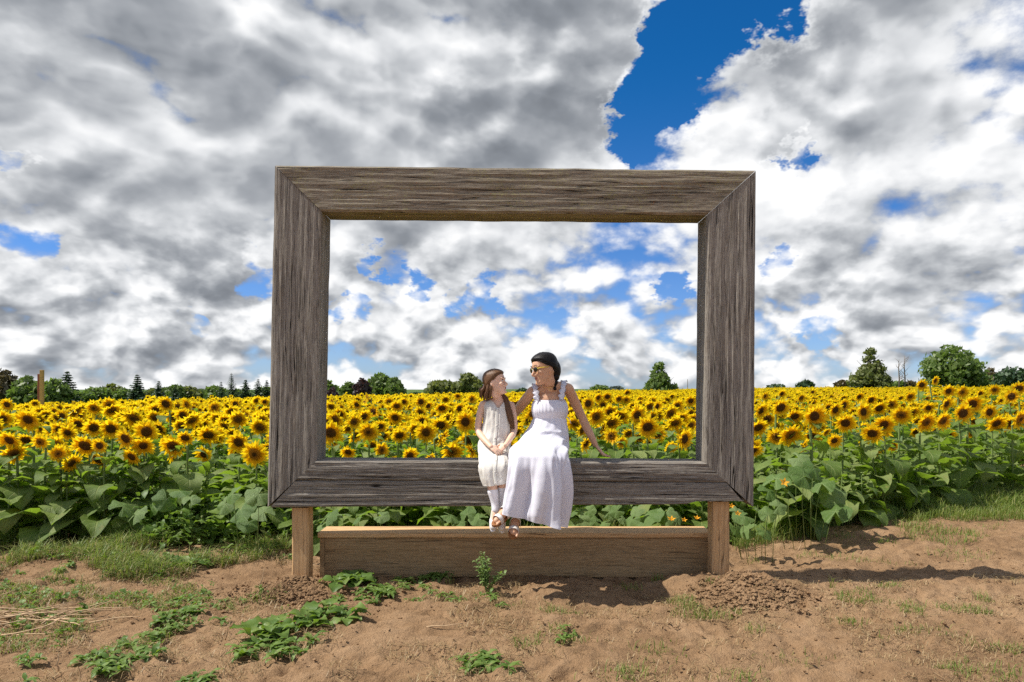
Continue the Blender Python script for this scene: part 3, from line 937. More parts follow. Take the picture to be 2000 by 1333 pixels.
# the rest of the field on jittered rows
def rows(y0, y1, gap_row, gap_in, seed, wide=0.80):
    r = np.random.default_rng(seed)
    out = []
    y = y0
    while y < y1:
        xm = y * wide + 1.5
        xs = np.arange(-xm, xm, gap_in) + r.uniform(0, gap_in)
        xs = xs + r.normal(0, gap_in * 0.3, len(xs)); ys = y + r.normal(0, gap_row * 0.22, len(xs))
        out.append(np.stack([xs, ys], -1))
        y += gap_row
    return np.concatenate(out)
P1 = rows(6.7, 24.0, 0.46, 0.33, 12)
P1 = P1[P1[:, 1] > edge_y(P1[:, 0]) + 0.02]
hp = np.array([(p[0], p[1]) for p in placed])
dm = np.min(np.hypot(P1[:, None, 0] - hp[None, :, 0], P1[:, None, 1] - hp[None, :, 1]), axis=1)
P1 = P1[dm > 0.24]
P1 = P1[np.argsort(P1[:, 1] - np.maximum(0, edge_y(P1[:, 0]) - 7.2))]
N_SINGLE = 300 - len(placed)
fr = random.Random(9)
singles, rest = [], []
for (x, y) in P1:
    px = 1000 + x * F / y
    if len(singles) < N_SINGLE and -25 < px < 2025 and y < 12:
        singles.append((x, y))
    else:
        rest.append((x, y))
for (x, y) in singles:
    px = 1000 + x * F / y
    front = y - float(edge_y(x))
    h = fr.uniform(0.74, 1.0) if front < 1.2 else fr.uniform(0.80, 1.12)
    bare = (front < 0.9 and fr.random() < 0.8) or (front < 3.5 and fr.random() < 0.42)      # young plants without a flower fill the edge
    if bare: h = fr.uniform(0.52, 0.72) if front < 1.6 else fr.uniform(0.65, 0.85)
    py = HZ + (CAMZ - h - float(ground_z(x, y))) * F / y
    yaw = R(fr.gauss(8, 20)) if fr.random() < 0.9 else R(fr.uniform(-110, 110)); tilt = R(fr.uniform(5, 40))
    o = sunflower(x, y, h, yaw, tilt, nleaf=16 if front < 1.0 else 10, hs=fr.uniform(0.7, 1.25), head=not bare, big=1.3 if front < 1.3 else 1.0)
    placed.append([x, y, px, py, o, 0 if bare else 262 * 0.9 * F / y / 1000, tilt, yaw])

ORD = ['first', 'second', 'third', 'fourth', 'fifth', 'sixth', 'seventh', 'eighth', 'ninth', 'tenth', 'eleventh', 'twelfth', 'thirteenth', 'fourteenth', 'fifteenth', 'sixteenth', 'seventeenth', 'eighteenth', 'nineteenth', 'twentieth', 'twenty-first', 'twenty-second', 'twenty-third', 'twenty-fourth', 'twenty-fifth', 'twenty-sixth', 'twenty-seventh', 'twenty-eighth', 'twenty-ninth', 'thirtieth', 'thirty-first', 'thirty-second', 'thirty-third', 'thirty-fourth', 'thirty-fifth', 'thirty-sixth', 'thirty-seventh', 'thirty-eighth', 'thirty-ninth', 'fortieth', 'forty-first', 'forty-second', 'forty-third', 'forty-fourth', 'forty-fifth', 'forty-sixth']
WHERE = {'left': 'left of the frame', 'middle': 'seen through the frame', 'right': 'right of the frame'}
for z in WHERE:
    mem = [p for p in placed if zone(p[2]) == z]
    flowering = sorted([p for p in mem if p[5] > 0], key=lambda p: -(p[3] + p[5] * 0.8))
    for k0 in range(0, len(flowering), 14):          # rows from the front to the back, each told from left to right
        row = sorted(flowering[k0:k0 + 14], key=lambda p: p[2])
        for i, p in enumerate(row):
            look = 'nodding' if p[6] > R(38) else ('side-on' if abs(p[7]) > R(55) else 'open')
            tag(p[4], f'{look} sunflower {WHERE[z]}, {ORD[k0 // 14]} row from the front, {ORD[i]} from the left', 'sunflower', 'sunflowers at the front of the field')
    for i, p in enumerate(sorted([p for p in mem if p[5] <= 0], key=lambda p: p[2])):
        if True:
            tag(p[4], f'leafy flowerless sunflower at the field edge {WHERE[z]}, {ORD[i] if i < 46 else "last"} such from the left', 'sunflower', 'sunflowers at the front of the field')

# everything farther back is one mass of plants
def template(seed, lod):
    """Whole plant as one set of triangles with face materials 0 petal, 1 disc, 2 leaf, 3 stem."""
    VV, TT, MM, RR = [], [], [], []
    def add(V, T, m, rad=None):
        n = sum(len(v) for v in VV)
        VV.append(V); TT.append(T + n); MM.append(np.full(len(T), m)); RR.append(rad if rad is not None else np.zeros(len(V)))
    r = np.random.default_rng(seed)
    tilt = R(r.uniform(0, 55)); H = head_rot(tilt, r.uniform(0, 6))
    hs = r.uniform(0.85, 1.25)
    if lod == 1:
        V, T, q_ = petals_geo(20, 2, seed, seg=1, width=0.0145); add(V @ H.T * hs + HEADP, T, 0, q_)
        V, T, q_ = disc_geo(2, 10); add((V + [0, 0, .004]) @ H.T * hs + HEADP, T, 1, q_)
        V, T, _ = disc_geo(1, 8, 0.08, 0.02, back=True); add(V @ H.T * hs + HEADP, T, 3)
        for (z, az, L, pt) in leaf_places(seed, 8, 0.3, 0.88):
            V, T = leaf_geo(4, 3, seed + int(z * 100), droop=r.uniform(0.1, 1.3), fold=r.uniform(.05, .35))
            V = V[:12]; T = grid_tris(4, 3)
            add(V @ (rotm('Z', az) @ rotm('Y', -pt)).T * L * 1.15 + [0, 0, z], T, 2)
        V, T = tube_geo(stem_pts(seed)[[0, 3, 5, 7]], .012, 3, False); add(V, T, 3)
    elif lod == 2:
        V, T, q_ = petals_geo(13, 1, seed, seg=1, width=0.022, length=0.085); add(V @ H.T * hs + HEADP, T, 0, q_)
        V, T, q_ = disc_geo(1, 7, 0.045); add((V + [0, 0, .006]) @ H.T * hs + HEADP, T, 1, q_ * 0.8)
        for (z, az, L, pt) in leaf_places(seed, 4, 0.45, 0.85):
            V, T = leaf_geo(3, 3, seed + int(z * 100), droop=r.uniform(0.1, 1.2)); V = V[:9]; T = grid_tris(3, 3)
            add(V @ (rotm('Z', az) @ rotm('Y', -pt)).T * L * 1.35 + [0, 0, z], T, 2)
    else:
        V, T, q_ = petals_geo(7, 1, seed, seg=1, width=0.044, length=0.088); add(V @ H.T * hs + HEADP, T, 0, q_)
        V, T, q_ = disc_geo(1, 5, 0.040); add((V + [0, 0, .008]) @ H.T * hs + HEADP, T, 1, q_ * 0.8)
        for (z, az, L, pt) in leaf_places(seed, 2, 0.6, 0.8):
            V, T = leaf_geo(3, 3, seed + int(z * 100), droop=r.uniform(0.1, 1.0)); V = V[:9]; T = grid_tris(3, 3)
            add(V @ rotm('Z', az).T * L * 1.6 + [0, 0, z], T, 2)
    return np.concatenate(VV), np.concatenate(TT), np.concatenate(MM), np.concatenate(RR)

def mass(points, lod, seed, nvar=10, back=0.06):
    r = np.random.default_rng(seed)
    out = []
    var = r.integers(0, nvar, len(points))
    for k in range(nvar):
        V, T, M, Q = template(200 + k + lod * 50, lod)
        pts = points[var == k]
        n = len(pts)
        if not n: continue
        yaw = r.normal(R(8), R(30), n) + np.where(r.random(n) < back, r.uniform(-2.2, 2.2, n), 0)
        h = np.clip(r.normal(1.0, 0.095, n), 0.74, 1.28) + np.where(r.random(n) < 0.012, 0.22, 0)
        c, s = np.cos(yaw), np.sin(yaw)
        X = (V[None, :, 0] * c[:, None] - V[None, :, 1] * s[:, None]) * h[:, None] + pts[:, None, 0]
        Y = (V[None, :, 0] * s[:, None] + V[None, :, 1] * c[:, None]) * h[:, None] + pts[:, None, 1]
        Z = V[None, :, 2] * h[:, None] + ground_z(pts[:, 0], pts[:, 1])[:, None]
        out.append((np.stack([X, Y, Z], -1).reshape(-1, 3), (T[None] + (np.arange(n) * len(V))[:, None, None]).reshape(-1, 3), np.tile(M, n), np.tile(Q, n)))
    return out
chunks = mass(np.array(rest), 1, 5)
P2 = rows(24.2, 70.0, 0.60, 0.42, 14, 0.78)
P2 = P2[(P2[:, 1] < np.interp(P2[:, 0] / P2[:, 1], [-0.75, -0.35, -0.2, 0.1, 0.75], [34, 60, 75, 75, 75]))]
chunks += mass(P2, 2, 6)
P3 = rows(70.0, 230.0, 1.7, 0.65, 15, 0.78)
P3 = P3[(P3[:, 1] < np.interp(P3[:, 0] / P3[:, 1], [-0.75, -0.2, 0.0, 0.2, 0.75], [20, 72, 95, 150, 230]))]
chunks += mass(P3, 3, 7, back=0.02)
off = 0; VV = []; TT = []; MM = []; QQ = []
for V, T, M, Q in chunks:
    VV.append(V); TT.append(T + off); MM.append(M); QQ.append(Q); off += len(V)
me = tri_mesh('sunflower_field', np.concatenate(VV), np.concatenate(TT), mat=np.concatenate(MM), rad=np.concatenate(QQ))
print('FIELD tris', len(me.polygons), 'P', len(rest), len(P2), len(P3), 'single', len(singles))
tag(link('sunflower_field', me, [MAT['petal'], MAT['seed_disc'], MAT['sunflower_leaf'], MAT['plant_stem']]),
    'dense mass of yellow sunflowers stretching back to the trees', 'sunflower field', kind='stuff')
del VV, TT, MM, QQ, chunks


# ------------------------------------------------------------------ people
def skin_mat(name, c, c2):
    m, N = material(name)
    P = N.node('ShaderNodeTexCoord').outputs['Object']
    n = N.noise(P, 9, 4, 0.6)
    col_ = N.mix(n, c, c2)
    p = N.node('ShaderNodeBsdfPrincipled')
    N.put(p.inputs['Base Color'], col_)
    p.inputs['Roughness'].default_value = 0.50
    p.inputs['Specular IOR Level'].default_value = 0.35
    p.inputs['Subsurface Weight'].default_value = 0.12
    p.inputs['Subsurface Radius'].default_value = (0.02, 0.008, 0.004)
    p.inputs['Subsurface Scale'].default_value = 0.4
    N.put(p.inputs['Normal'], N.bump(N.noise(P, 300, 2, 0.6), 0.08, 0.002))
    o = N.node('ShaderNodeOutputMaterial'); N.l.new(p.outputs[0], o.inputs[0])
    MAT[name] = m
skin_mat('tan_skin', (0.57, 0.315, 0.185), (0.64, 0.37, 0.23))
skin_mat('fair_skin', (0.74, 0.46, 0.32), (0.80, 0.53, 0.39))

def cloth_mat(name, c, scale=220, weave=0.25, trans=0.18, crinkle=0.0):
    m, N = material(name)
    P = N.node('ShaderNodeTexCoord').outputs['Object']
    n = N.noise(P, 5, 4, 0.6)
    cc = N.mix(n, tuple(v * 0.94 for v in c), c)
    h = N.noise(P, scale, 3, 0.6)
    if crinkle:
        x, y, z = N.sep(P)
        cr = N.noise(N.comb(N.math('MULTIPLY', x, 70.0), N.math('MULTIPLY', y, 70.0), N.math('MULTIPLY', z, 9.0)), 1.0, 3, 0.6)
        h = N.math('ADD', N.math('MULTIPLY', h, 0.4), N.math('MULTIPLY', cr, crinkle))
    finish(N, cc, 0.85, N.bump(h, weave, 0.006), 0.1, trans, c, sheen=0.1)
    MAT[name] = m
cloth_mat('white_cotton', (0.81, 0.80, 0.87), crinkle=0.5, weave=0.10)
cloth_mat('cream_linen', (0.83, 0.80, 0.73), weave=0.08)
simple('white_knit', (0.80, 0.79, 0.83), 0.9, 0.1, 0.05, 120, bump=0.3)
simple('white_leather', (0.78, 0.73, 0.68), 0.45, 0.4, 0.05, 40)
simple('tan_leather', (0.28, 0.115, 0.04), 0.6, 0.3, 0.15, 40)
simple('yellow_plastic', (0.78, 0.60, 0.06), 0.25, 0.5)
simple('dark_glass', (0.012, 0.012, 0.010), 0.06, 0.7)
simple('gold_metal', (0.85, 0.55, 0.22), 0.25, 0.5, metallic=1.0)
simple('lip_rose', (0.42, 0.15, 0.12), 0.4, 0.4)
simple('eye_white', (0.75, 0.72, 0.70), 0.2, 0.5)
simple('dark_iris', (0.02, 0.012, 0.008), 0.1, 0.6)
simple('lace_dark', (0.10, 0.09, 0.12), 0.8, 0.1)

def hair_mat(name, c, c2, rough=0.38):
    m, N = material(name)
    uv = N.node('ShaderNodeTexCoord').outputs['Object']
    x, y, z = N.sep(uv)
    s = N.noise(N.comb(N.math('MULTIPLY', x, 330.0), N.math('MULTIPLY', y, 330.0), N.math('MULTIPLY', z, 14.0)), 1.0, 3, 0.6)
    finish(N, N.mix(N.remap(s, 0.3, 0.7, 0.0, 1.0), c, c2), rough, N.bump(s, 0.6, 0.003), 0.22)
    MAT[name] = m
hair_mat('black_hair', (0.005, 0.004, 0.004), (0.012, 0.009, 0.008), 0.42)
hair_mat('brown_hair', (0.070, 0.034, 0.017), (0.20, 0.105, 0.052))

class Body:
    """Collects overlapping closed shapes that are fused into one continuous skin."""
    def __init__(self): self.V = []; self.T = []; self.n = 0
    def add(self, V, T):
        self.V.append(np.asarray(V, float)); self.T.append(np.asarray(T) + self.n); self.n += len(V)
    def limb(self, pts, n=14, sub=5, flat=None):
        """pts: (Vector, radius). Smooth tapered limb with round ends. flat: (axis, factor) squashes the section along a world axis."""
        P = np.array([tuple(p[0]) for p in pts]); r = np.array([p[1] for p in pts])
        P, r = smooth_path(P, r, sub)
        # rounded ends
        d0 = P[0] - P[1]; d0 /= np.linalg.norm(d0); d1 = P[-1] - P[-2]; d1 /= np.linalg.norm(d1)
        P = np.concatenate([[P[0] + d0 * r[0] * .95, P[0] + d0 * r[0] * .7, P[0] + d0 * r[0] * .35], P, [P[-1] + d1 * r[-1] * .35, P[-1] + d1 * r[-1] * .7, P[-1] + d1 * r[-1] * .95]])
        r = np.concatenate([[r[0] * .3, r[0] * .72, r[0] * .94], r, [r[-1] * .94, r[-1] * .72, r[-1] * .3]])
        V, T = tube_geo(P, r, n)
        if flat is not None:
            ax, f = flat; ax = np.array(ax, float); ax /= np.linalg.norm(ax)
            c = np.repeat(P, n, axis=0)
            V = V - np.outer((V - c) @ ax, ax) * (1 - f)
        self.add(V, T)
    def ball(self, c, rad, M=None, n=16, m=10):
        th = np.linspace(0, math.pi, m); V = []
        for t in th:
            for k in range(n):
                a = 2 * math.pi * k / n
                V.append((math.sin(t) * math.cos(a), math.sin(t) * math.sin(a), math.cos(t)))
        V = np.array(V) * np.array(rad)
        if M is not None: V = V @ np.array(M).T
        V = V + np.array(c)
        T = []
        for i in range(m - 1):
            for k in range(n):
                a = i * n + k; b = i * n + (k + 1) % n
                T += [(a, a + n, b + n), (a, b + n, b)]
        self.add(V, np.array(T))
    def mesh(self, name):
        return tri_mesh(name, np.concatenate(self.V), np.concatenate(self.T), smooth=True)
    def fused(self, name, voxel=0.0042, smooth=4):
        me = self.mesh(name)
        o = bpy.data.objects.new(name + '_tmp', me); col.objects.link(o)
        m = o.modifiers.new('r', 'REMESH'); m.mode = 'VOXEL'; m.voxel_size = voxel; m.use_smooth_shade = True
        s = o.modifiers.new('s', 'SMOOTH'); s.factor = 0.5; s.iterations = smooth
        dg = bpy.context.evaluated_depsgraph_get()
        out = bpy.data.meshes.new_from_object(o.evaluated_get(dg))
        out.name = name
        bpy.data.objects.remove(o); bpy.data.meshes.remove(me)
        return out

def smooth_path(P, r, sub):
    """Catmull-Rom through the points."""
    n = len(P)
    if n < 3:
        t = np.linspace(0, 1, sub + 1)[:, None]
        return P[0] * (1 - t) + P[-1] * t, np.interp(t[:, 0], [0, 1], [r[0], r[-1]])
    Pe = np.concatenate([[2 * P[0] - P[1]], P, [2 * P[-1] - P[-2]]]); re = np.concatenate([[r[0]], r, [r[-1]]])
    out = []; ro = []
    for i in range(1, n):
        for k in range(sub):
            t = k / sub
            a = lambda X: 0.5 * (2 * X[i] + (X[i + 1] - X[i - 1]) * t + (2 * X[i - 1] - 5 * X[i] + 4 * X[i + 1] - X[i + 2]) * t * t + (3 * X[i] - X[i - 1] - 3 * X[i + 1] + X[i + 2]) * t ** 3)
            out.append(a(Pe)); ro.append(a(re))
    out.append(P[-1]); ro.append(r[-1])
    return np.array(out), np.maximum(np.array(ro), 0.001)

# ---- heads: local x = the person's left-right, y = the way the face looks, z = up; crown at +0.115, chin at -0.115
HZS = np.array([-.116, -.108, -.095, -.078, -.060, -.042, -.022, 0.0, .022, .045, .068, .088, .104, .113, .1165])
HWID = np.array([.012, .030, .044, .054, .061, .066, .070, .0735, .0755, .0755, .071, .060, .043, .023, .004])
HFRO = np.array([.066, .083, .0885, .0845, .0885, .0875, .0835, .0825, .0885, .0900, .083, .068, .045, .020, .0])
HBAK = np.array([.030, .012, -.006, -.030, -.056, -.074, -.086, -.095, -.101, -.103, -.099, -.088, -.067, -.040, -.010])
def head_rings(na=40, jaw=1.0):
    z = np.linspace(HZS[0], HZS[-1], 44)
    w = np.interp(z, HZS, HWID); f = np.interp(z, HZS, HFRO); b = np.interp(z, HZS, HBAK)
    k = np.array([.25, .5, .25])
    def sm(v): return np.convolve(np.concatenate([[v[0]], v, [v[-1]]]), k, 'valid')
    w, f, b = sm(w), sm(f), sm(b)
    a = np.linspace(0, 2 * math.pi, na, endpoint=False)
    cy = (f + b) / 2 - 0.004; 
    ca = np.cos(a); sa = np.sin(a)
    X = w[:, None] * np.sign(ca) * np.abs(ca) ** 0.88
    Y = np.where(sa > 0, cy[:, None] + (f - cy)[:, None] * np.abs(sa) ** 0.92, cy[:, None] - (cy - b)[:, None] * np.abs(sa) ** 0.92)
    return X, Y, np.repeat(z[:, None], na, 1)

def ring_tris(m, n):
    T = []
    for i in range(m - 1):
        for k in range(n):
            a = i * n + k; b = i * n + (k + 1) % n
            T += [(a, b, b + n), (a, b + n, a + n)]
    T += [(0, k + 1, k) for k in range(1, n - 1)]
    o = (m - 1) * n
    T += [(o, o + k, o + k + 1) for k in range(1, n - 1)]
    return np.array(T)

class Head:
    def __init__(self, pos, yaw, pitch, roll=0.0, scale=1.0, child=False):
        """yaw: turn of the face about the vertical, 0 = towards the camera, positive = to the picture's right."""
        # local y (face) -> world; start from facing -Y
        self.R = rotm('Z', yaw + math.pi) @ rotm('X', pitch) @ rotm('Y', roll)
        self.p = np.array(tuple(pos)); self.s = scale; self.child = child
    def w(self, V): return (np.asarray(V, float) * self.s) @ self.R.T + self.p
    def pt(self, x, y, z): return Vector(self.w([(x, y, z)])[0])
    def build(self, B):
        X, Y, Z = head_rings()
        V = np.stack([X, Y, Z], -1).reshape(-1, 3)
        B.add(self.w(V), ring_tris(44, 40))
        def loc(pts): return [(self.pt(*p[:3]), p[3] * self.s) for p in pts]
        nl = 0.82 if self.child else 1.0
        B.limb(loc([(0, .080, .014, .0075), (0, .080 + .022 * nl, -.012, .0085), (0, .080 + .034 * nl, -.028, .0105), (0, .080 + .020 * nl, -.040, .008)]), n=12)
        for sx in (-1, 1):
            B.ball(self.w([(sx * .0125, .094, -.034)])[0], (.0085 * self.s,) * 3)
            B.ball(self.w([(sx * .044, .066, -.022)])[0], np.array((.024, .020, .020)) * self.s, self.R)       # cheek
            B.ball(self.w([(sx * .034, .080, .030)])[0], np.array((.026, .010, .008)) * self.s, self.R)        # brow ridge
            B.ball(self.w([(sx * .0755, -.012, -.006)])[0], np.array((.008, .019, .031)) * self.s, self.R @ rotm('X', -0.2))   # ear
        B.ball(self.w([(0, .084, -.100)])[0], np.array((.020, .015, .014)) * self.s, self.R)                   # chin
        B.ball(self.w([(0, .0835, -.056)])[0], np.array((.022, .010, .007)) * self.s, self.R)
        B.ball(self.w([(0, .0815, -.068)])[0], np.array((.020, .010, .007)) * self.s, self.R)
    def hair_cap(self, hl, thick=0.014, na=64, wave=0.0):
        """Closed shell that lies on the head where hair grows (behind the hairline hl) and just under the skin elsewhere."""
        X, Y, Z = head_rings(na)
        C = np.array([0, -0.008, 0.0])
        P = np.stack([X, Y, Z], -1)
        h = np.interp(Z, hl[0], hl[1])
        t = np.clip((h - Y) / 0.045, 0, 1) ** 0.8; t = t * t * (3 - 2 * t)
        a = np.arctan2(Y, X)
        th = thick * (1 + wave * np.sin(a * 23 + Z * 40) * 0.35)
        d = P - C; d /= np.linalg.norm(d, axis=-1)[..., None]
        P = P + d * (t * (th + 0.004) - 0.004 * np.where(t > 0, 1, 0) * (1 - t) - np.where(t > 0, 0, 0.010))[..., None]
        return self.w(P.reshape(-1, 3)), ring_tris(44, na)

def merge(parts):
    V = []; T = []; n = 0
    for v, t in parts:
        V.append(np.asarray(v)); T.append(np.asarray(t) + n); n += len(v)
    return np.concatenate(V), np.concatenate(T)

def rel(V, o): return np.asarray(V) - np.array(tuple(o))

def part(name, V, T, mat, parent, origin, smooth=True):
    return link(name, tri_mesh(name, rel(V, origin), T, smooth=smooth), MAT[mat], parent)

def hand(B, wrist, direction, normal, s=1.0, curl=0.35, spread=0.10, thumb=1, splay=None):
    """Palm, four fingers and a thumb. direction: wrist to knuckles; normal: back of the hand; thumb: side (+1 / -1)."""
    d = Vector(direction).normalized(); nrm = Vector(normal); nrm = (nrm - d * nrm.dot(d)).normalized(); side = d.cross(nrm).normalized() * thumb
    w = Vector(wrist)
    pal = w + d * 0.045 * s
    Mx = np.array([tuple(side), tuple(d), tuple(nrm)]).T
    B.ball(pal, np.array((.038, .050, .014)) * s, Mx)
    B.ball(w + d * 0.068 * s, np.array((.039, .022, .012)) * s, Mx)
    L = [.072, .080, .075, .058]
    for k in range(4):
        off = (1.5 - k) * .0195 * s
        base = w + d * 0.076 * s + side * off - nrm * 0.001 * s
        fd = (d + side * (1.5 - k) * spread).normalized()
        a = curl * (0.9 + 0.08 * k)
        p = [base]; cur = fd
        for seg, f in enumerate((.45, .32, .23)):
            ang = a * (0.45 + 0.75 * seg)
            cur = (fd * math.cos(ang) - nrm * math.sin(ang)).normalized()
            p.append(p[-1] + cur * L[k] * f * s)
        B.limb([(p[0], .0088 * s), (p[1], .0084 * s), (p[2], .0075 * s), (p[3], .0062 * s)], n=10, sub=3)
    tb = w + d * 0.020 * s + side * 0.026 * s
    td = (d * 0.75 + side * 0.75 - nrm * 0.25).normalized(); td2 = (d * 0.95 + side * 0.35 - nrm * 0.35).normalized()
    B.limb([(tb, .013 * s), (tb + td * .034 * s, .0105 * s), (tb + td * .034 * s + td2 * .028 * s, .0088 * s), (tb + td * .034 * s + td2 * .048 * s, .007 * s)], n=10, sub=3)

def loft(stations, nring=8, na=72, fold=None, v_cut=None):
    """Garment: stations (centre, half width, half depth, phi degrees, side tilt degrees); phi turns the ring's front from 'towards the camera' (0) to 'up' (90)."""
    C = np.array([tuple(s[0]) for s in stations]); prm = np.array([s[1:5] for s in stations], float)
    n = len(C)
    us = np.linspace(0, n - 1, (n - 1) * nring + 1)
    Pi, _ = smooth_path(C, np.ones(n), nring)
    pr = np.stack([smooth_path(np.stack([prm[:, k], prm[:, k] * 0, prm[:, k] * 0], -1), np.ones(n), nring)[0][:, 0] for k in range(4)], -1)
    a = np.linspace(0, 2 * math.pi, na, endpoint=False)
    V = []
    for i in range(len(us)):
        ra, rb, phi, tl = pr[i]; phi = R(phi); tl = R(tl)
        A = np.array([math.cos(tl), 0, -math.sin(tl)]); Bv = np.array([0, -math.cos(phi), math.sin(phi)])
        ca = np.cos(a); sa = np.sin(a)
        k = np.ones(na)
        if fold is not None: k = 1 + fold(us[i], a)
        V.append(Pi[i] + (ra * k * np.sign(ca) * np.abs(ca) ** 0.92)[:, None] * A + (rb * k * np.sign(sa) * np.abs(sa) ** 0.92)[:, None] * Bv)
    V = np.array(V)
    m = len(us)
    T = []
    for i in range(m - 1):
        for j in range(na):
            p, q_ = i * na + j, i * na + (j + 1) % na
            T += [(p, q_, q_ + na), (p, q_ + na, p + na)]
    return V.reshape(-1, 3), np.array(T), us

def ribbon(path, width_dir, width, thick=0.004, ruffle=0.0, freq=60, n=40):
    """Band along a path, with ruffled edges."""
    P = np.array([tuple(p) for p in path]); P, _ = smooth_path(P, np.ones(len(P)), max(2, n // (len(P) - 1)))
    wd = np.array([tuple(w) for w in width_dir]); wd, _ = smooth_path(wd, np.ones(len(wd)), max(2, n // (len(wd) - 1)))
    wd = wd[:len(P)]; wd /= np.linalg.norm(wd, axis=1)[:, None]
    tan = np.gradient(P, axis=0); tan /= np.linalg.norm(tan, axis=1)[:, None]
    nr = np.cross(tan, wd); nr /= np.linalg.norm(nr, axis=1)[:, None]
    s = np.linspace(0, 1, len(P))
    V = []
    prof = [(-1, 0), (-.55, .5), (0, .7), (.55, .5), (1, 0), (.55, -.5), (0, -.7), (-.55, -.5)]
    for i in range(len(P)):
        for (a, t) in prof:
            e = abs(a) ** 2
            V.append(P[i] + wd[i] * a * width * (1 + ruffle * 0.25 * math.sin(s[i] * freq + a * 3)) + nr[i] * (t * thick + e * ruffle * 0.010 * math.sin(s[i] * freq * 1.3 + a * 2)))
    m = len(P); n8 = 8
    return np.array(V), ring_tris(m, n8)

# ================================================================= woman
wo_ = at(1075, 893, 5.72)
woman = bpy.data.objects.new('person', None)      # replaced below by the body mesh itself
B = Body()
WH = Head(at(1062.5, 722, 5.60), yaw=R(-60), pitch=R(-9), roll=R(6), scale=1.04)
WH.build(B)
nb = at(1077, 754, 5.67)
B.limb([(WH.pt(0, -.022, -.045), .050), (WH.pt(0, -.028, -.095), .047), (at(1076, 748, 5.66), .046), (nb, .056)], n=18)
# torso, shoulders
B.limb([(at(1070, 876, 5.72), .150), (at(1072, 850, 5.72), .135), (at(1073, 822, 5.71), .112), (at(1074, 800, 5.70), .122), (at(1075, 778, 5.69), .118), (at(1076, 764, 5.69), .070)], n=22, flat=((0, 1, 0), 0.70))
shR = at(1040, 765, 5.70); shL = at(1109, 759, 5.70)
B.limb([(shR, .044), (at(1058, 761, 5.695), .048), (at(1076, 759, 5.695), .050), (at(1094, 757, 5.695), .048), (shL, .044)], n=18)
B.limb([(nb, .050), (at(1058, 757, 5.695), .040), (at(1046, 762, 5.70), .036)], n=14)
B.limb([(nb, .050), (at(1092, 755, 5.695), .040), (at(1104, 758, 5.70), .036)], n=14)
# arm propped on the sill
el = at(1136, 814, 5.80); wr = at(1163, 869, 5.735)
B.limb([(shL + Vector((.004, 0, -.004)), .046), (at(1122, 785, 5.77), .043), (el, .036), (at(1146, 836, 5.785), .036), (at(1156, 855, 5.75), .029), (wr, .022)], n=16)
hand(B, at(1164, 871, 5.733), (at(1176, 889, 5.725) - at(1164, 871, 5.733)).normalized() + Vector((0.15, 0, 0)), (0.75, -0.2, 0.6), s=1.0, curl=-0.42, spread=0.09, thumb=-1)
# arm behind the girl
el2 = at(1004, 809, 5.93); wr2 = at(965, 836, 5.93)
B.limb([(shR + Vector((-.004, 0, -.006)), .046), (at(1022, 787, 5.82), .043), (el2, .037), (at(985, 822, 5.94), .033), (wr2, .023)], n=16)
hand(B, wr2, (-1, -0.05, 0.0), (0, 1, 0.1), s=1.0, curl=0.3, thumb=1)
# legs under the skirt, ankles crossed
B.limb([(at(1052, 874, 5.72), .090), (at(1040, 882, 5.45), .078), (at(1026, 893, 5.24), .060), (at(1018, 925, 5.20), .052), (at(1006, 962, 5.22), .046), (at(992, 988, 5.24), .034)], n=16)
B.limb([(at(1090, 874, 5.72), .090), (at(1075, 882, 5.45), .078), (at(1060, 893, 5.24), .060), (at(1046, 928, 5.22), .052), (at(1024, 975, 5.26), .046), (at(1008, 1006, 5.28), .034)], n=16)

def foot(B, ankle, toe, up, s=1.0, toes=True):
    """Foot from the ankle to the tip of the toes."""
    a = Vector(ankle); t = Vector(toe); d = (t - a).normalized(); u = Vector(up); u = (u - d * u.dot(d)).normalized(); sd = d.cross(u)
    heel = a - d * 0.030 * s - u * 0.038 * s
    B.limb([(heel, .028 * s), (a - u * 0.020 * s + d * .02 * s, .034 * s), (a + d * 0.07 * s - u * .030 * s, .033 * s), (a + d * 0.115 * s - u * .042 * s, .031 * s), (a + d * .150 * s - u * .046 * s, .022 * s)], n=14, flat=(tuple(sd), 1.12))
    if toes:
        for k in range(5):
            off = (k - 2) * 0.0165 * s
            L = [.046, .040, .036, .031, .025][k]
            b = a + d * (.132 - .006 * k) * s - u * .048 * s + sd * off
            B.limb([(b, .0105 * s if k == 0 else .0085 * s), (b + d * L * s - u * 0.004, .0095 * s if k == 0 else .0075 * s)], n=10, sub=3)
    return a, d, u, sd, heel

def sandal(parent, origin, fr_, s=1.0):
    a, d, u, sd, heel = fr_
    def P(x, y, z): return a + d * x * s + sd * y * s + u * z * s
    # sole: outline swept through its thickness
    out = []
    for k in range(28):
        t = 2 * math.pi * k / 28
        x = 0.062 + 0.128 * math.cos(t); y = 0.040 * math.sin(t) * (1 - 0.18 * math.cos(t + math.pi)) * (1.05 if math.cos(t) > 0 else 0.85)
        out.append((x, y))
    V = []
    for zt, k in ((-.060, 1.0), (-.062, 1.04), (-.078, 1.05), (-.082, 1.0)):
        for x, y in out:
            V.append(tuple(P(.062 + (x - .062) * k, y * k, zt + (0.010 if x < 0.0 else 0.0))))
    V = np.array(V); T = ring_tris(4, 28)
    part('sandal_sole', V, T, 'tan_leather', parent, origin, smooth=False)
    for (x, w, hgt) in ((.122, .020, -.008), (.045, .016, .030)):
        pth = []; wd = []
        for k in range(9):
            t = math.pi * k / 8
            pth.append(P(x, .044 * math.cos(t), -.070 + (hgt + .070) * math.sin(t) ** 0.7)); wd.append(d)
        V, T = ribbon(pth, wd, w * s, 0.003, 0, n=32)
        part('sandal_strap', V, T, 'white_leather', parent, origin)

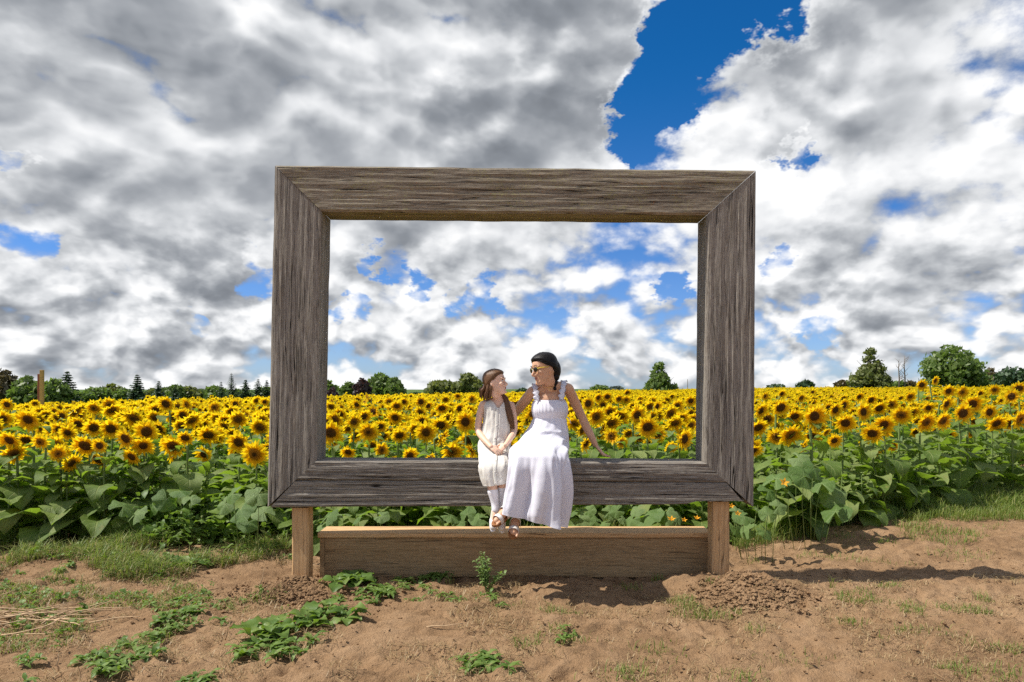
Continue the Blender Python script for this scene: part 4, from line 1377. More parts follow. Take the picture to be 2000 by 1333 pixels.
f1 = foot(B, at(992, 990, 5.235), at(966, 1010, 5.13), (-0.15, -0.55, 0.8), 0.95)
f2 = foot(B, at(1009, 1008, 5.28), at(1003, 1036, 5.14), (0.05, -0.75, 0.6), 0.95)
wme = B.fused('person')
wme.transform(Matrix.Translation(-wo_))
woman = link('person', wme, MAT['tan_skin'])
woman.location = wo_
tag(woman, 'dark-haired woman in a long white dress and yellow sunglasses seated on the frame sill', 'person')
sandal(woman, wo_, f1, 0.95)
sandal(woman, wo_, f2, 0.95)

# dress
WST = [
    (at(1073, 781.5, 5.690), .128, .098, 0, 0),
    (at(1073.5, 790, 5.685), .146, .118, 0, 0),
    (at(1074, 803, 5.680), .151, .128, 0, 0),
    (at(1073.5, 817, 5.690), .141, .112, 0, 0),
    (at(1071, 832, 5.690), .156, .130, 6, 0),
    (at(1066, 852, 5.680), .190, .155, 20, 0),
    (at(1060, 872, 5.610), .212, .140, 50, 0),
    (at(1054, 881, 5.480), .226, .100, 74, 0),
    (at(1052, 886, 5.345), .233, .088, 76, 0),
    (at(1052, 894, 5.235), .228, .088, 54, 0),
    (at(1052, 912, 5.195), .232, .100, 16, 2),
    (at(1051, 938, 5.200), .240, .125, 2, 4),
    (at(1047, 968, 5.215), .248, .148, 0, 8),
    (at(1044, 995, 5.225), .250, .165, 0, 12),
    (at(1043, 1013, 5.230), .252, .172, 0, 14),
]
wr_ = np.random.default_rng(8)
ph = wr_.uniform(0, 6.28, 12)
def wfold(u, a):
    f = 0.0
    up = math.exp(-((u - 1.6) / 1.4) ** 2)
    f = f + 0.014 * up * np.sin(a * 34 + ph[0] + 0.7 * np.sin(a * 5)) 
    f = f - 0.05 * math.exp(-((u - 3.0) / 0.16) ** 2)                     # seam under the bust
    f = f + 0.018 * np.sin(a * 17 + ph[1] + u) * math.exp(-((u - 4.0) / 0.9) ** 2)
    lap = 1 / (1 + math.exp(-(u - 5.6) * 3)) * (1 / (1 + math.exp((u - 9.6) * 3)))
    f = f + lap * (0.035 * np.sin(a * 6 + u * 1.1 + ph[2]) + 0.03 * np.sin(a * 11 - u * 1.7 + ph[3]))
    sk = 1 / (1 + math.exp(-(u - 9.6) * 3.2))
    grow = sk * min(1.0, 0.55 + (u - 9.6) * 0.13)
    # two knees push the cloth out, the folds fall from them
    knee = sk * (0.16 * np.exp(-((a - 1.13) / 0.23) ** 2) + 0.20 * np.exp(-((a - 2.02) / 0.26) ** 2)) * math.exp(-max(0, u - 9.6) / 2.4)
    f = f + knee
    f = f + grow * (0.26 * np.sin(a * 5 + 1.2 + 0.30 * (u - 10)) + 0.19 * np.sin(a * 9 + 0.4 - 0.28 * (u - 10)) + 0.045 * np.sin(a * 19 + ph[6] + 0.15 * u) + 0.02 * np.sin(a * 31 + ph[7]))
    f = f + 0.05 * np.sin(a * 26 + ph[8]) * math.exp(-((u - 9.9) / 0.45) ** 2) * sk             # gathers below the tier seam
    f = f + 0.05 * math.exp(-((u - 9.55) / 0.16) ** 2)
    if u > 4.2:
        f = f + min(1.0, (u - 4.2)) * (0.06 * fbm(a * 2.6, np.full_like(a, u * 0.6), 91, 2) + 0.007 * fbm(a * 11, np.full_like(a, u * 3.1), 95, 2))
    return f * np.where(np.sin(a) > -0.3, 1.0, 0.45) * (1 - (0.62 * np.abs(np.cos(a)) ** 3 if u > 5 else 0.0))
V, T, us = loft(WST, nring=10, na=150, fold=wfold)
zs = wr_.standard_normal(V.shape) * 0.0
part('dress', V, T, 'white_cotton', woman, wo_)
# ruffled straps over the shoulders
dress = woman.children[-1]
def strap(pts, wd):
    V, T = ribbon(pts, wd, 0.024, 0.005, ruffle=1.0, freq=46, n=48)
    link('shoulder_strap', tri_mesh('shoulder_strap', rel(V, wo_), T, smooth=True), MAT['white_cotton'], dress)
strap([at(1049, 784, 5.60), at(1047, 770, 5.615), at(1045.5, 756, 5.655), at(1046, 750.5, 5.70), at(1050, 762, 5.765), at(1056, 784, 5.785)], [(1, .1, 0)] * 6)
strap([at(1096.5, 781, 5.60), at(1098, 766, 5.615), at(1101, 750, 5.655), at(1102, 744.5, 5.70), at(1098, 756, 5.765), at(1092, 782, 5.785)], [(1, -.1, 0)] * 6)
# little tie at the back of the waist
V, T = ribbon([at(1107, 815, 5.74), at(1112, 819, 5.73), at(1115, 827, 5.72)], [(0, 1, 0.2)] * 3, 0.018, 0.003, 0.4, 12, n=12)
link('waist_tie', tri_mesh('waist_tie', rel(V, wo_), T, smooth=True), MAT['white_cotton'], dress)
# hair: parted, drawn back to a low bun and tail
hl = (np.array([-.12, -.07, -.04, -.015, .01, .03, .05, .066, .080, .12]), np.array([-.12, -.075, -.050, -.034, -.012, .026, .052, .070, .110, .14]))
hp_ = [WH.hair_cap(hl, 0.017, wave=0.25)]
def lock(pts, n=10, sub=5, flat=None):
    b = Body(); b.limb(pts, n=n, sub=sub, flat=flat); return b.V[0], b.T[0]
hp_.append(lock([(WH.pt(0, -.088, .035), .050 * 1), (WH.pt(0, -.100, .0), .052), (WH.pt(0, -.098, -.040), .047), (WH.pt(0, -.090, -.075), .036)], 16))
for k in range(5):                                             # twisted tail down the nape
    t = k / 4
    hp_.append(lock([(WH.pt(.014 * (-1) ** k, -.094 + .006 * k, -.050 - .022 * k), .030 - .003 * k), (WH.pt(-.010 * (-1) ** k, -.084 + .006 * k, -.078 - .022 * k), .026 - .003 * k)], 12, 4))
hp_.append(lock([(WH.pt(.0, -.118, -.022), .016), (WH.pt(.014, -.126, -.034), .014)], 10, 4))
def on_scalp(p, off):
    c = np.array([0, -0.006, 0.004]); d = np.array(p, float) - c
    k = 1 / math.sqrt((d[0] / (.0765 + off)) ** 2 + (d[1] / (.0975 + off)) ** 2 + (d[2] / (.114 + off)) ** 2)
    return c + d * k
hr_ = random.Random(2)
for k in range(120):
    sx = -1 if k % 2 else 1; t = (k // 2) / 59.0
    a = np.array([sx * (.004 + .074 * math.sin(t * 1.5)), .075 - .085 * t ** 1.5, .088 - .075 * t])
    b = np.array([sx * (.012 + .035 * (1 - t)), -.105, -.005 - .02 * t])
    pts = []; ofs = hr_.uniform(0, .0075)
    for q_ in range(7):
        u = q_ / 6
        p = a * (1 - u) + b * u + np.array([sx * .055 * math.sin(u * math.pi) * (1 - .4 * t), 0, .05 * math.sin(u * math.pi) * (1 - t)])
        pts.append((WH.pt(*on_scalp(p, .011 + ofs)), .0036 if 0 < q_ < 6 else .0015))
    hp_.append(lock(pts, 6, 2))
V, T = merge(hp_)
part('hair', V, T, 'black_hair', woman, wo_)
# sunglasses
sg = link('sunglasses', tri_mesh('sunglasses', *(lambda m: (rel(m[0], wo_), m[1]))(merge(
    [tube_geo([WH.pt(sx * .034 + .0215 * math.cos(t), .1015 - .010 * abs(math.cos(t) * .5 + sx * .5) , .009 + .0185 * math.sin(t)) for t in np.linspace(0, 2 * math.pi, 21)], .0017, 6) for sx in (-1, 1)]
    + [tube_geo([WH.pt(-.013, .103, .012), WH.pt(0, .107, .014), WH.pt(.013, .103, .012)], .002, 6)]
    + [tube_geo([WH.pt(sx * .055, .092, .014), WH.pt(sx * .071, .070, .016), WH.pt(sx * .0775, .030, .014), WH.pt(sx * .079, -.008, .010)], .0028, 6) for sx in (-1, 1)])), smooth=True), MAT['yellow_plastic'], woman)
for sx in (-1, 1):
    b = Body(); b.ball(WH.pt(sx * .034, .0985, .009), np.array((.0235, .0055, .0200)) * WH.s, WH.R @ rotm('Z', -sx * 0.22))
    link('lens', tri_mesh('lens', rel(b.V[0], wo_), b.T[0], smooth=True), MAT['dark_glass'], sg)
b = Body()
b.limb([(WH.pt(-.022, .0815, -.0545), .002), (WH.pt(-.008, .0925, -.0575), .0040), (WH.pt(.008, .0925, -.0575), .0040), (WH.pt(.022, .0815, -.0545), .002)], n=8)
b.limb([(WH.pt(-.021, .0815, -.0560), .002), (WH.pt(0, .0910, -.0680), .0044), (WH.pt(.021, .0815, -.0560), .002)], n=8)
part('lips', *merge(list(zip(b.V, [t - (0 if i == 0 else len(b.V[0])) for i, t in enumerate(b.T)]))), 'lip_rose', woman, wo_)
for sx in (-1, 1):
    V, T = tube_geo([WH.pt(sx * .014, .0955, .036), WH.pt(sx * .032, .0945, .042), WH.pt(sx * .052, .080, .036)], [.0025, .0035, .0015], 6)
    part('eyebrow', V, T, 'black_hair', woman, wo_)
# necklace with a ring pendant
pend = at(1074.5, 757.5, 5.607)
V, T = tube_geo(smooth_path(np.array([tuple(p) for p in (at(1056, 752, 5.66), at(1063, 756.5, 5.622), pend, at(1083, 755, 5.622), at(1092, 748, 5.665))]), np.ones(5), 6)[0], .0016, 5)
nk = part('necklace', V, T, 'gold_metal', woman, wo_)
V, T = tube_geo([pend + Vector((.011 * math.cos(t), -.004, -.012 + .015 * math.sin(t))) for t in np.linspace(0, 6.283, 17)], .0028, 6)
link('pendant', tri_mesh('pendant', rel(V, wo_), T, smooth=True), MAT['gold_metal'], nk)

# ================================================================= girl
go_ = at(968, 893, 5.70)
B = Body()
GH = Head(at(968, 748.5, 5.655), yaw=R(74), pitch=R(9), roll=R(-5), scale=0.885, child=True)
GH.build(B)
gnb = at(974, 784, 5.695)
B.limb([(GH.pt(0, -.020, -.045), .045), (GH.pt(0, -.024, -.095), .038), (at(974, 777, 5.69), .036), (gnb, .044)], n=16)
B.limb([(at(968, 880, 5.70), .105), (at(969, 850, 5.70), .090), (at(970, 825, 5.70), .088), (at(971, 805, 5.70), .092), (at(972, 793, 5.70), .080)], n=20, flat=((0, 1, 0), 0.74))
gsR = at(945, 790, 5.70); gsL = at(997, 792, 5.72)
B.limb([(gsR, .031), (at(958, 787, 5.70), .037), (gnb, .042), (at(986, 788, 5.71), .037), (gsL, .031)], n=16)
gw1 = at(959, 873, 5.465); gw2 = at(988, 869, 5.465)
B.limb([(gsR + Vector((-.006, 0, -.002)), .032), (at(937, 812, 5.69), .030), (at(934, 840, 5.67), .027), (at(944, 857, 5.57), .026), (gw1, .019)], n=14)
B.limb([(gsL + Vector((.006, 0, -.002)), .032), (at(1003, 815, 5.70), .030), (at(1004, 842, 5.67), .027), (at(997, 856, 5.57), .025), (gw2, .019)], n=14)
hand(B, gw1, (0.80, -0.30, -0.50), (0.25, -0.80, 0.6), s=0.76, curl=0.5, thumb=-1)
hand(B, gw2 + Vector((0, .02, 0)), (-0.75, -0.22, -0.62), (-0.2, -0.85, 0.5), s=0.76, curl=0.5, thumb=1)
# legs
B.limb([(at(957, 888, 5.68), .058), (at(958, 899, 5.52), .046), (at(960, 909, 5.43), .042), (at(960, 930, 5.40), .042), (at(962, 955, 5.39), .040), (at(966, 975, 5.39), .032), (at(968, 992, 5.385), .026)], n=14)
B.limb([(at(981, 888, 5.68), .058), (at(981, 899, 5.52), .046), (at(980, 909, 5.44), .042), (at(981, 930, 5.42), .042), (at(982, 955, 5.43), .040), (at(980, 978, 5.44), .032), (at(977, 996, 5.44), .026)], n=14)
g1 = foot(B, at(968, 994, 5.385), at(963, 1026, 5.30), (0.0, -0.85, 0.45), 0.80, toes=False)
g2 = foot(B, at(977, 998, 5.44), at(981, 1024, 5.36), (0.1, -0.85, 0.45), 0.78, toes=False)
gme = B.fused('person', 0.0038)
gme.transform(Matrix.Translation(-go_))
girl = link('person', gme, MAT['fair_skin'])
girl.location = go_
tag(girl, 'girl with long brown hair in a sleeveless cream dress sitting with folded hands', 'person')
# socks and shoes
def sock(pts):
    b = Body(); b.limb(pts, n=18)
    part('sock', b.V[0], b.T[0], 'white_knit', girl, go_)
sock([(at(962.5, 960, 5.39), .0425), (at(965, 972, 5.39), .037), (at(967, 984, 5.388), .032), (at(968, 996, 5.38), .031)])
sock([(at(982, 954, 5.43), .0425), (at(981, 970, 5.438), .037), (at(979, 984, 5.44), .032), (at(977, 998, 5.435), .031)])
def shoe(fr_, s):
    a, d, u, sd, heel = fr_
    def P(x, y, z): return a + d * x * s + sd * y * s + u * z * s
    b = Body()
    b.limb([(P(-.030, 0, -.040), .036 * s), (P(.02, 0, -.028), .040 * s), (P(.075, 0, -.040), .040 * s), (P(.125, 0, -.050), .040 * s), (P(.160, 0, -.054), .032 * s)], n=20, flat=(tuple(u), 0.88))
    so_ = part('shoe', b.V[0], b.T[0], 'white_leather', girl, go_)
    V = []
    for zt, k in ((-.066, 1.02), (-.072, 1.06), (-.086, 1.06), (-.090, 1.0)):
        for j in range(26):
            t = 2 * math.pi * j / 26
            V.append(tuple(P(.064 + .130 * math.cos(t) * k, .042 * math.sin(t) * k * (1.05 if math.cos(t) > 0 else .88), zt)))
    link('sole', tri_mesh('sole', rel(np.array(V), go_), ring_tris(4, 26)), MAT['white_knit'], so_)
    for x in (.035, .060, .085):
        V, T = tube_geo([P(x, .026 * math.cos(t), -.022 - .010 * (x / .085) + .026 * math.sin(t) * .62) for t in np.linspace(0.2, 2.94, 9)], .0032 * s, 5)
        link('lace', tri_mesh('lace', rel(V, go_), T), MAT['lace_dark'], so_)
shoe(g1, 0.84); shoe(g2, 0.82)
# dress
GST = [
    (at(971.5, 781.0, 5.705), .086, .040, 0, 0),
    (at(971, 786.0, 5.704), .108, .062, 0, 0),
    (at(970.5, 797, 5.700), .112, .084, 0, 0),
    (at(970, 818, 5.695), .109, .092, 0, 0),
    (at(968.5, 845, 5.690), .118, .104, 2, 0),
    (at(966, 868, 5.670), .132, .115, 22, 0),
    (at(965.5, 885, 5.590), .130, .078, 58, 0),
    (at(966, 897, 5.495), .125, .058, 72, 0),
    (at(967.5, 905, 5.430), .119, .056, 42, 0),
    (at(966.5, 914, 5.400), .122, .075, 8, 0),
    (at(966.5, 930, 5.400), .114, .084, 0, -3),
    (at(968.5, 946, 5.400), .098, .090, 0, -8),
]
def gfold(u, a):
    up = math.exp(-((u - 3.4) / 1.8) ** 2)
    f = up * (0.022 * np.sin(a * 13 + ph[9]) + 0.02 * np.sin(a * 7 + u * 0.8 + ph[10]))
    sk = 1 / (1 + math.exp(-(u - 7.6) * 2.5))
    f = f + sk * (0.045 * np.sin(a * 6 + ph[11]) + 0.02 * np.sin(a * 15 + ph[3]))
    f = f + 0.03 * np.sin(a * 9 + u * 2) * math.exp(-((u - 6.5) / 0.9) ** 2)
    if u > 1.5:
        f = f + 0.05 * fbm(a * 2.6, np.full_like(a, u * 0.8), 93, 3) + 0.006 * fbm(a * 9, np.full_like(a, u * 2.6), 97, 2)
    return f
V, T, us = loft(GST, nring=10, na=120, fold=gfold)
vx, vz = at(973.5, 799.5, 5.62).x, at(973.5, 799.5, 5.62).z
C3 = V[T].mean(axis=1)
cut = (C3[:, 1] < 5.705) & (C3[:, 2] > vz + 1.35 * np.abs(C3[:, 0] - vx))
gd = part('dress', V, T[~cut], 'cream_linen', girl, go_)
# button band and buttons down the front
fr_pts = []
na = 120
for i in range(20, len(us), 3):
    row = V.reshape(-1, na, 3)[i]
    j = int(na * 0.25) + 0
    fr_pts.append(Vector(row[j]) + Vector((0.004, -0.004, 0.003)))
V2, T2 = ribbon(fr_pts, [(1, 0, 0)] * len(fr_pts), 0.013, 0.002, 0, n=len(fr_pts) * 2)
bb = link('button_band', tri_mesh('button_band', rel(V2, go_), T2, smooth=True), MAT['cream_linen'], gd)
for i in range(1, len(fr_pts), 4):
    b = Body(); b.ball(fr_pts[i] + Vector((0, -.003, .002)), (.005, .003, .005), n=10, m=6)
    link('button', tri_mesh('button', rel(b.V[0], go_), b.T[0], smooth=True), MAT['white_leather'], gd)
# hair: cap, curtain down the back, long lock over the far shoulder
hl = (np.array([-.12, -.07, -.04, -.015, .01, .03, .05, .066, .080, .12]), np.array([-.10, -.050, -.030, -.020, .004, .030, .050, .070, .110, .14]))
hp_ = [GH.hair_cap(hl, 0.015, wave=0.5)]
gr_ = random.Random(4)
for k in range(90):                       # strands falling from the crown, behind the near ear, to the back of the shoulder
    t = gr_.random(); lay = gr_.random()
    top = GH.pt(.030 + .036 * (1 - lay) - .02 * t, -.012 - .078 * t, .072 - .050 * t)
    mid = at(961 - 19 * t + gr_.uniform(-1, 1), 757 + 3 * t, 5.590 + 0.10 * lay + 0.02 * t)
    ex = 958 - 20.5 * t + gr_.uniform(-2, 2); ey = 779 + 2.5 * math.sin(t * 5) + gr_.uniform(-5, 3)
    e2 = at(ex + 0.5, ey - 13, 5.597 + 0.10 * lay + 0.02 * t); e3 = at(ex - 0.5, ey, 5.605 + 0.10 * lay + 0.02 * t)
    hp_.append(lock([(top, .007), (mid, .0085), (e2, .008), (e3, .002)], 6, 4))
for k in range(34):                       # the lock in front of the other shoulder
    t = k / 33.0; lay = gr_.random()
    top = GH.pt(-.060, -.02 - .03 * t, -.03)
    hp_.append(lock([(top, .010), (at(982 + 7 * t, 776, 5.665 + .04 * lay), .008), (at(986 + 10 * t, 796, 5.625 + .03 * lay), .0085), (at(991 + 11 * t, 816, 5.615 + .03 * lay), .0075), (at(999 + 6 * t, 834 + gr_.uniform(-8, 5), 5.618 + .03 * lay), .002)], 6, 4))
V, T = merge(hp_)
part('hair', V, T, 'brown_hair', girl, go_)
for sx in (-1, 1):
    e = Body(); e.ball(GH.pt(sx * .031, .0755, .006), np.array((.0125, .0095, .0075)) * GH.s, GH.R)
    eye = part('eye', e.V[0], e.T[0], 'eye_white', girl, go_)
    e = Body(); e.ball(GH.pt(sx * .030, .0820, .006), np.array((.0058, .0045, .0058)) * GH.s, GH.R)
    link('iris', tri_mesh('iris', rel(e.V[0], go_), e.T[0], smooth=True), MAT['dark_iris'], eye)
    V, T = tube_geo([GH.pt(sx * .018, .0855, .015), GH.pt(sx * .031, .0865, .0165), GH.pt(sx * .045, .0775, .012)], [.0012, .002, .0012], 6)
    link('eyelash', tri_mesh('eyelash', rel(V, go_), T), MAT['dark_iris'], eye)
    V, T = tube_geo([GH.pt(sx * .015, .0930, .033), GH.pt(sx * .032, .0925, .038), GH.pt(sx * .050, .079, .032)], [.002, .0026, .0014], 6)
    part('eyebrow', V, T, 'brown_hair', girl, go_)
b = Body()
b.limb([(GH.pt(-.018, .0825, -.0570), .002), (GH.pt(-.006, .0920, -.0575), .0036), (GH.pt(.006, .0920, -.0575), .0036), (GH.pt(.018, .0825, -.0570), .002)], n=8)
b.limb([(GH.pt(-.015, .0830, -.0635), .002), (GH.pt(0, .0905, -.0670), .0042), (GH.pt(.015, .0830, -.0635), .002)], n=8)
part('lips', *merge(list(zip(b.V, [t - (0 if i == 0 else len(b.V[0])) for i, t in enumerate(b.T)]))), 'lip_rose', girl, go_)


# ------------------------------------------------------------------ trees beyond the field
def leaf_cloud(r, centers, radii, n, size, flat=0.7, shell=0.55):
    """Leaf-sized faces scattered through a set of ellipsoids: denser towards their skins."""
    centers = np.array(centers, float); radii = np.array(radii, float)
    vol = radii.prod(axis=1) ** 0.7
    pick = r.choice(len(centers), n, p=vol / vol.sum())
    d = r.standard_normal((n, 3)); d /= np.linalg.norm(d, axis=1)[:, None]
    rad = (shell + (1 - shell) * r.random(n)) * (1 + 0.16 * r.standard_normal(n))
    P = centers[pick] + d * radii[pick] * rad[:, None]
    nrm = d + 0.7 * r.standard_normal((n, 3)); nrm /= np.linalg.norm(nrm, axis=1)[:, None]
    a = np.cross(nrm, r.standard_normal((n, 3))); a /= np.linalg.norm(a, axis=1)[:, None]
    b = np.cross(nrm, a)
    s = size * r.uniform(0.6, 1.4, n)[:, None]
    V = np.stack([P - a * s, P + b * s * 0.55, P + a * s, P - b * s * 0.55], 1).reshape(-1, 3)
    k = np.arange(n)[:, None] * 4
    T = np.concatenate([k + np.array([[0, 1, 2]]), k + np.array([[0, 2, 3]])])
    return V, T

def limb_set(r, h, w, levels=2, base=0.035, lean=0.0):
    parts = []
    tr = [(0, 0, -0.3), (0.02 * w, 0.01 * w, 0.25 * h), (lean * h * 0.5, 0, 0.55 * h), (lean * h, 0, 0.85 * h)]
    parts.append(tube_geo(tr, [base * h, base * h * .8, base * h * .5, base * h * .12], 7))
    for k in range(9):
        z = h * (0.22 + 0.06 * k); a = k * 2.4 + r.uniform(-.4, .4)
        L = w * 0.5 * r.uniform(0.6, 0.95) * (1 - 0.05 * k)
        p0 = np.array([lean * z, 0, z]); p1 = p0 + np.array([math.cos(a) * L * .5, math.sin(a) * L * .5, L * .35]); p2 = p0 + np.array([math.cos(a) * L, math.sin(a) * L, L * .85])
        parts.append(tube_geo([p0, p1, p2], [base * h * .35, base * h * .22, base * h * .06], 5))
    return parts

def broadleaf(px0, px1, top, D, mat, label, seed, shape='round', n=2600, size=0.26, group='trees along the far edge of the field', cat='tree', name='broadleaf_tree', lobes=9, base_py=None):
    r = np.random.default_rng(seed)
    x = ((px0 + px1) / 2 - 1000) * D / F; w = (px1 - px0) * D / F
    g = float(ground_z(x, D))
    h = CAMZ - (top - HZ) * D / F - g
    root = empty(name, (x, D, g))
    tag(root, label, cat, group)
    V, T = merge(limb_set(r, h, w))
    link('trunk', tri_mesh('trunk', V, T, smooth=True), MAT['bark'], root)
    cs, rs = [], []
    for k in range(lobes):
        t = (k + 0.5) / lobes
        if shape == 'round':
            z = h * (0.22 + 0.60 * t); ww = w * 0.5 * math.sin(math.pi * (0.22 + 0.62 * t)) ** 0.7
        elif shape == 'cone':
            z = h * (0.14 + 0.74 * t); ww = w * 0.5 * (1.0 - 0.80 * t)
        elif shape == 'wide':
            z = h * (0.25 + 0.55 * t); ww = w * 0.5 * (0.65 + 0.35 * math.sin(math.pi * t))
        m = 4 if ww > w * 0.2 else 3
        for j in range(m):
            a = j * 2 * math.pi / m + k * 1.3 + r.uniform(-.4, .4)
            rr = ww * r.uniform(0.50, 0.68)
            rr *= r.uniform(0.75, 1.35)
            cs.append((math.cos(a) * rr, math.sin(a) * rr, z + r.uniform(-.07, .07) * h))
            q_ = ww * r.uniform(0.26, 0.50)
            rs.append((q_, q_, q_ * r.uniform(.6, .85)))
    cs.append((0, 0, h * 0.90)); rs.append((w * .12 if shape == 'cone' else w * .2, w * .15, h * 0.085))
    V, T = leaf_cloud(r, cs, rs, n, size)
    zt_ = np.percentile(V[:, 2], 99.7); V[:, 2] *= h / zt_
    link('crown', tri_mesh('crown', V, T), MAT[mat], root)
    return root

def conifer(px, halfw, top, D, mat, label, seed, n=1500, group='trees along the far edge of the field'):
    r = np.random.default_rng(seed)
    x = (px - 1000) * D / F; w = halfw * D / F
    g = float(ground_z(x, D))
    h = CAMZ - (top - HZ) * D / F - g
    root = empty('spruce_tree', (x, D, g))
    tag(root, label, 'tree', group)
    parts = [tube_geo([(0, 0, -.3), (0, 0, h * .5), (0, 0, h * .98)], [h * .022, h * .014, h * .003], 6)]
    link('trunk', tri_mesh('trunk', *merge(parts), smooth=True), MAT['bark'], root)
    VV, TT, c = [], [], 0
    tiers = int(13 + 4 * r.random())
    for i in range(tiers):
        t = (i + 0.3) / tiers
        z = h * (0.10 + 0.88 * t); rad = w * (1 - t) ** 0.85 * r.uniform(0.72, 1.12) + 0.04 * w
        nb = int(9 + 6 * (1 - t))
        for k in range(nb):
            a = 2 * math.pi * (k + r.random()) / nb
            L = rad * r.uniform(0.7, 1.15)
            m = max(3, int(n / tiers / nb / 1.3))
            for q_ in range(m):
                s = (q_ + 0.6) / m
                p = np.array([math.cos(a) * L * s, math.sin(a) * L * s, z - 0.30 * L * s + 0.16 * L * s * s * 1.4])
                sz = (0.10 + 0.09 * (1 - s)) * max(0.8, w) * 1.25 * r.uniform(.7, 1.3) * (0.30 + 0.75 * (1 - t))
                out = np.array([math.cos(a), math.sin(a), -0.35]) + 0.35 * r.standard_normal(3); sd = np.array([-math.sin(a), math.cos(a), 0]) + 0.3 * r.standard_normal(3)
                VV += [p - sd * sz, p + out * sz * 1.4, p + sd * sz, p - out * sz * .6 - np.array([0, 0, sz * .7])]
                TT += [(c, c + 1, c + 2), (c, c + 2, c + 3)]; c += 4
    link('crown', tri_mesh('crown', np.array(VV), np.array(TT)), MAT[mat], root)

DL = 62.0
broadleaf(-22, 42, 725, DL, 'tree_brown', 'brownish tree at the far left edge of the photo', 1, 'round', 2200, .26)
broadleaf(22, 84, 737, DL - 4, 'tree_green', 'round bushy green tree left of the tall wooden post', 2, 'round', 2600, .24)
broadleaf(80, 136, 742, DL - 4, 'tree_green', 'round bushy green tree right of the tall wooden post', 3, 'round', 2600, .24)
conifer(131, 33, 723, DL + 4, 'tree_dark', 'ragged dark pine beside the round bush right of the wooden post', 4, 1700)
k = 0
WOOD = [(150, 186, 764, 'tree_green'), (172, 214, 757, 'tree_green'), (200, 236, 751, 'tree_olive'), (226, 256, 759, 'tree_green'), (284, 312, 760, 'tree_olive'), (310, 336, 757, 'tree_green'),
        (328, 356, 752, 'tree_green'), (352, 384, 755, 'tree_olive'), (378, 412, 760, 'tree_green'), (404, 436, 754, 'tree_green'), (455, 476, 760, 'tree_green'), (505, 545, 756, 'tree_green'), (560, 610, 752, 'tree_green')]
for i, (a, b, t, m) in enumerate(WOOD):
    broadleaf(a - 5, b + 5, t, 120 + 4 * (i % 3), m, f'rounded tree of the low wood left of the frame, {ORD[i]} counted from the left', 20 + i, 'round', 1500, .42, group='trees of the low wood left of the frame', lobes=5)
conifer(268, 25, 729, 100, 'tree_dark', 'tall broad spruce rising above the middle of the low wood', 40)
conifer(310, 20, 743, 104, 'tree_dark', 'shorter spruce just right of the tall broad spruce', 41, 1100)
conifer(342, 15, 750, 108, 'tree_dark', 'small spruce in the low wood, third from the left', 42, 800)
conifer(452, 17, 727, 100, 'tree_dark', 'tall narrow spruce between the low wood and the frame', 43, 1200)
conifer(432, 15, 744, 104, 'tree_dark', 'small dark spruce on the left of the tall narrow one', 44, 800)
conifer(480, 21, 740, 100, 'tree_dark', 'dark spruce on the right of the tall narrow one', 45, 1100)
conifer(504, 18, 739, 102, 'tree_dark', 'dark spruce second from the left frame post', 46, 1000)
conifer(521, 18, 741, 102, 'tree_dark', 'dark spruce next to the left frame post', 47, 1000)
broadleaf(625, 658, 744, 100, 'tree_green', 'green tree top just inside the left frame post', 50, 'round', 1400, .34)
broadleaf(634, 664, 759, 92, 'tree_copper', 'low dark purple tree just inside the left frame post', 51, 'wide', 1400, .30, lobes=5)
broadleaf(662, 700, 747, 98, 'tree_green', 'light green rounded tree between the two purple trees', 52, 'round', 1600, .32)
broadleaf(688, 726, 741, 95, 'tree_copper', 'dark purple copper-leaved tree beside the big green tree', 53, 'round', 1700, .30)
broadleaf(714, 770, 731, 100, 'tree_green', 'big full green tree seen in the left half of the frame', 54, 'round', 2600, .34)
broadleaf(750, 790, 738, 98, 'tree_green', 'green tree forming the right shoulder of the big one', 55, 'round', 1700, .34)
broadleaf(830, 900, 743, 100, 'tree_olive', 'lower olive-green tree sloping down to the left of the girl', 56, 'round', 2400, .34)
broadleaf(884, 946, 730, 100, 'tree_olive', 'taller olive-green tree behind the head of the girl', 57, 'round', 2500, .34)
broadleaf(800, 826, 766, 160, 'tree_dark', 'tiny dark tree on the horizon in the gap left of the girl', 58, 'wide', 500, .5, lobes=4)
broadleaf(1008, 1036, 758, 140, 'tree_dark', 'dark distant tree on the horizon between the two people', 59, 'wide', 700, .45, lobes=4)
broadleaf(1150, 1192, 752, 140, 'tree_green', 'small green tree behind the arm of the woman', 60, 'wide', 1200, .42, lobes=5)
broadleaf(1187, 1217, 754, 170, 'tree_hazy', 'small grey-blue distant tree right of the woman', 61, 'wide', 1000, .5, lobes=5)
broadleaf(1254, 1322, 709, 110, 'tree_green', 'cone-shaped green tree alone in the right half of the frame', 62, 'cone', 2800, .34)
broadleaf(1498, 1532, 750, 200, 'tree_dark', 'low distant dark tree just right of the frame', 63, 'wide', 700, .6, lobes=4)
broadleaf(1558, 1588, 742, 180, 'tree_dark', 'small open distant tree on the horizon right of the frame', 64, 'round', 600, .5, lobes=5)
broadleaf(1632, 1660, 742, 170, 'tree_brown', 'small brownish tree left of the big cone-shaped tree', 65, 'round', 800, .5, lobes=5)
broadleaf(1660, 1742, 682, 120, 'tree_olive', 'big cone-shaped yellowish-green tree right of the frame', 66, 'cone', 3400, .38, lobes=11)
broadleaf(1735, 1768, 744, 140, 'tree_green', 'low green bush at the foot of the bare trees', 67, 'wide', 800, .45, lobes=4)
broadleaf(1764, 1792, 744, 140, 'tree_brown', 'low brown bush right of the bare trees', 68, 'wide', 800, .45, lobes=4)
broadleaf(1802, 1912, 677, 110, 'tree_green', 'big spreading broadleaf tree on the right, the widest there', 69, 'round', 3600, .40, lobes=9)
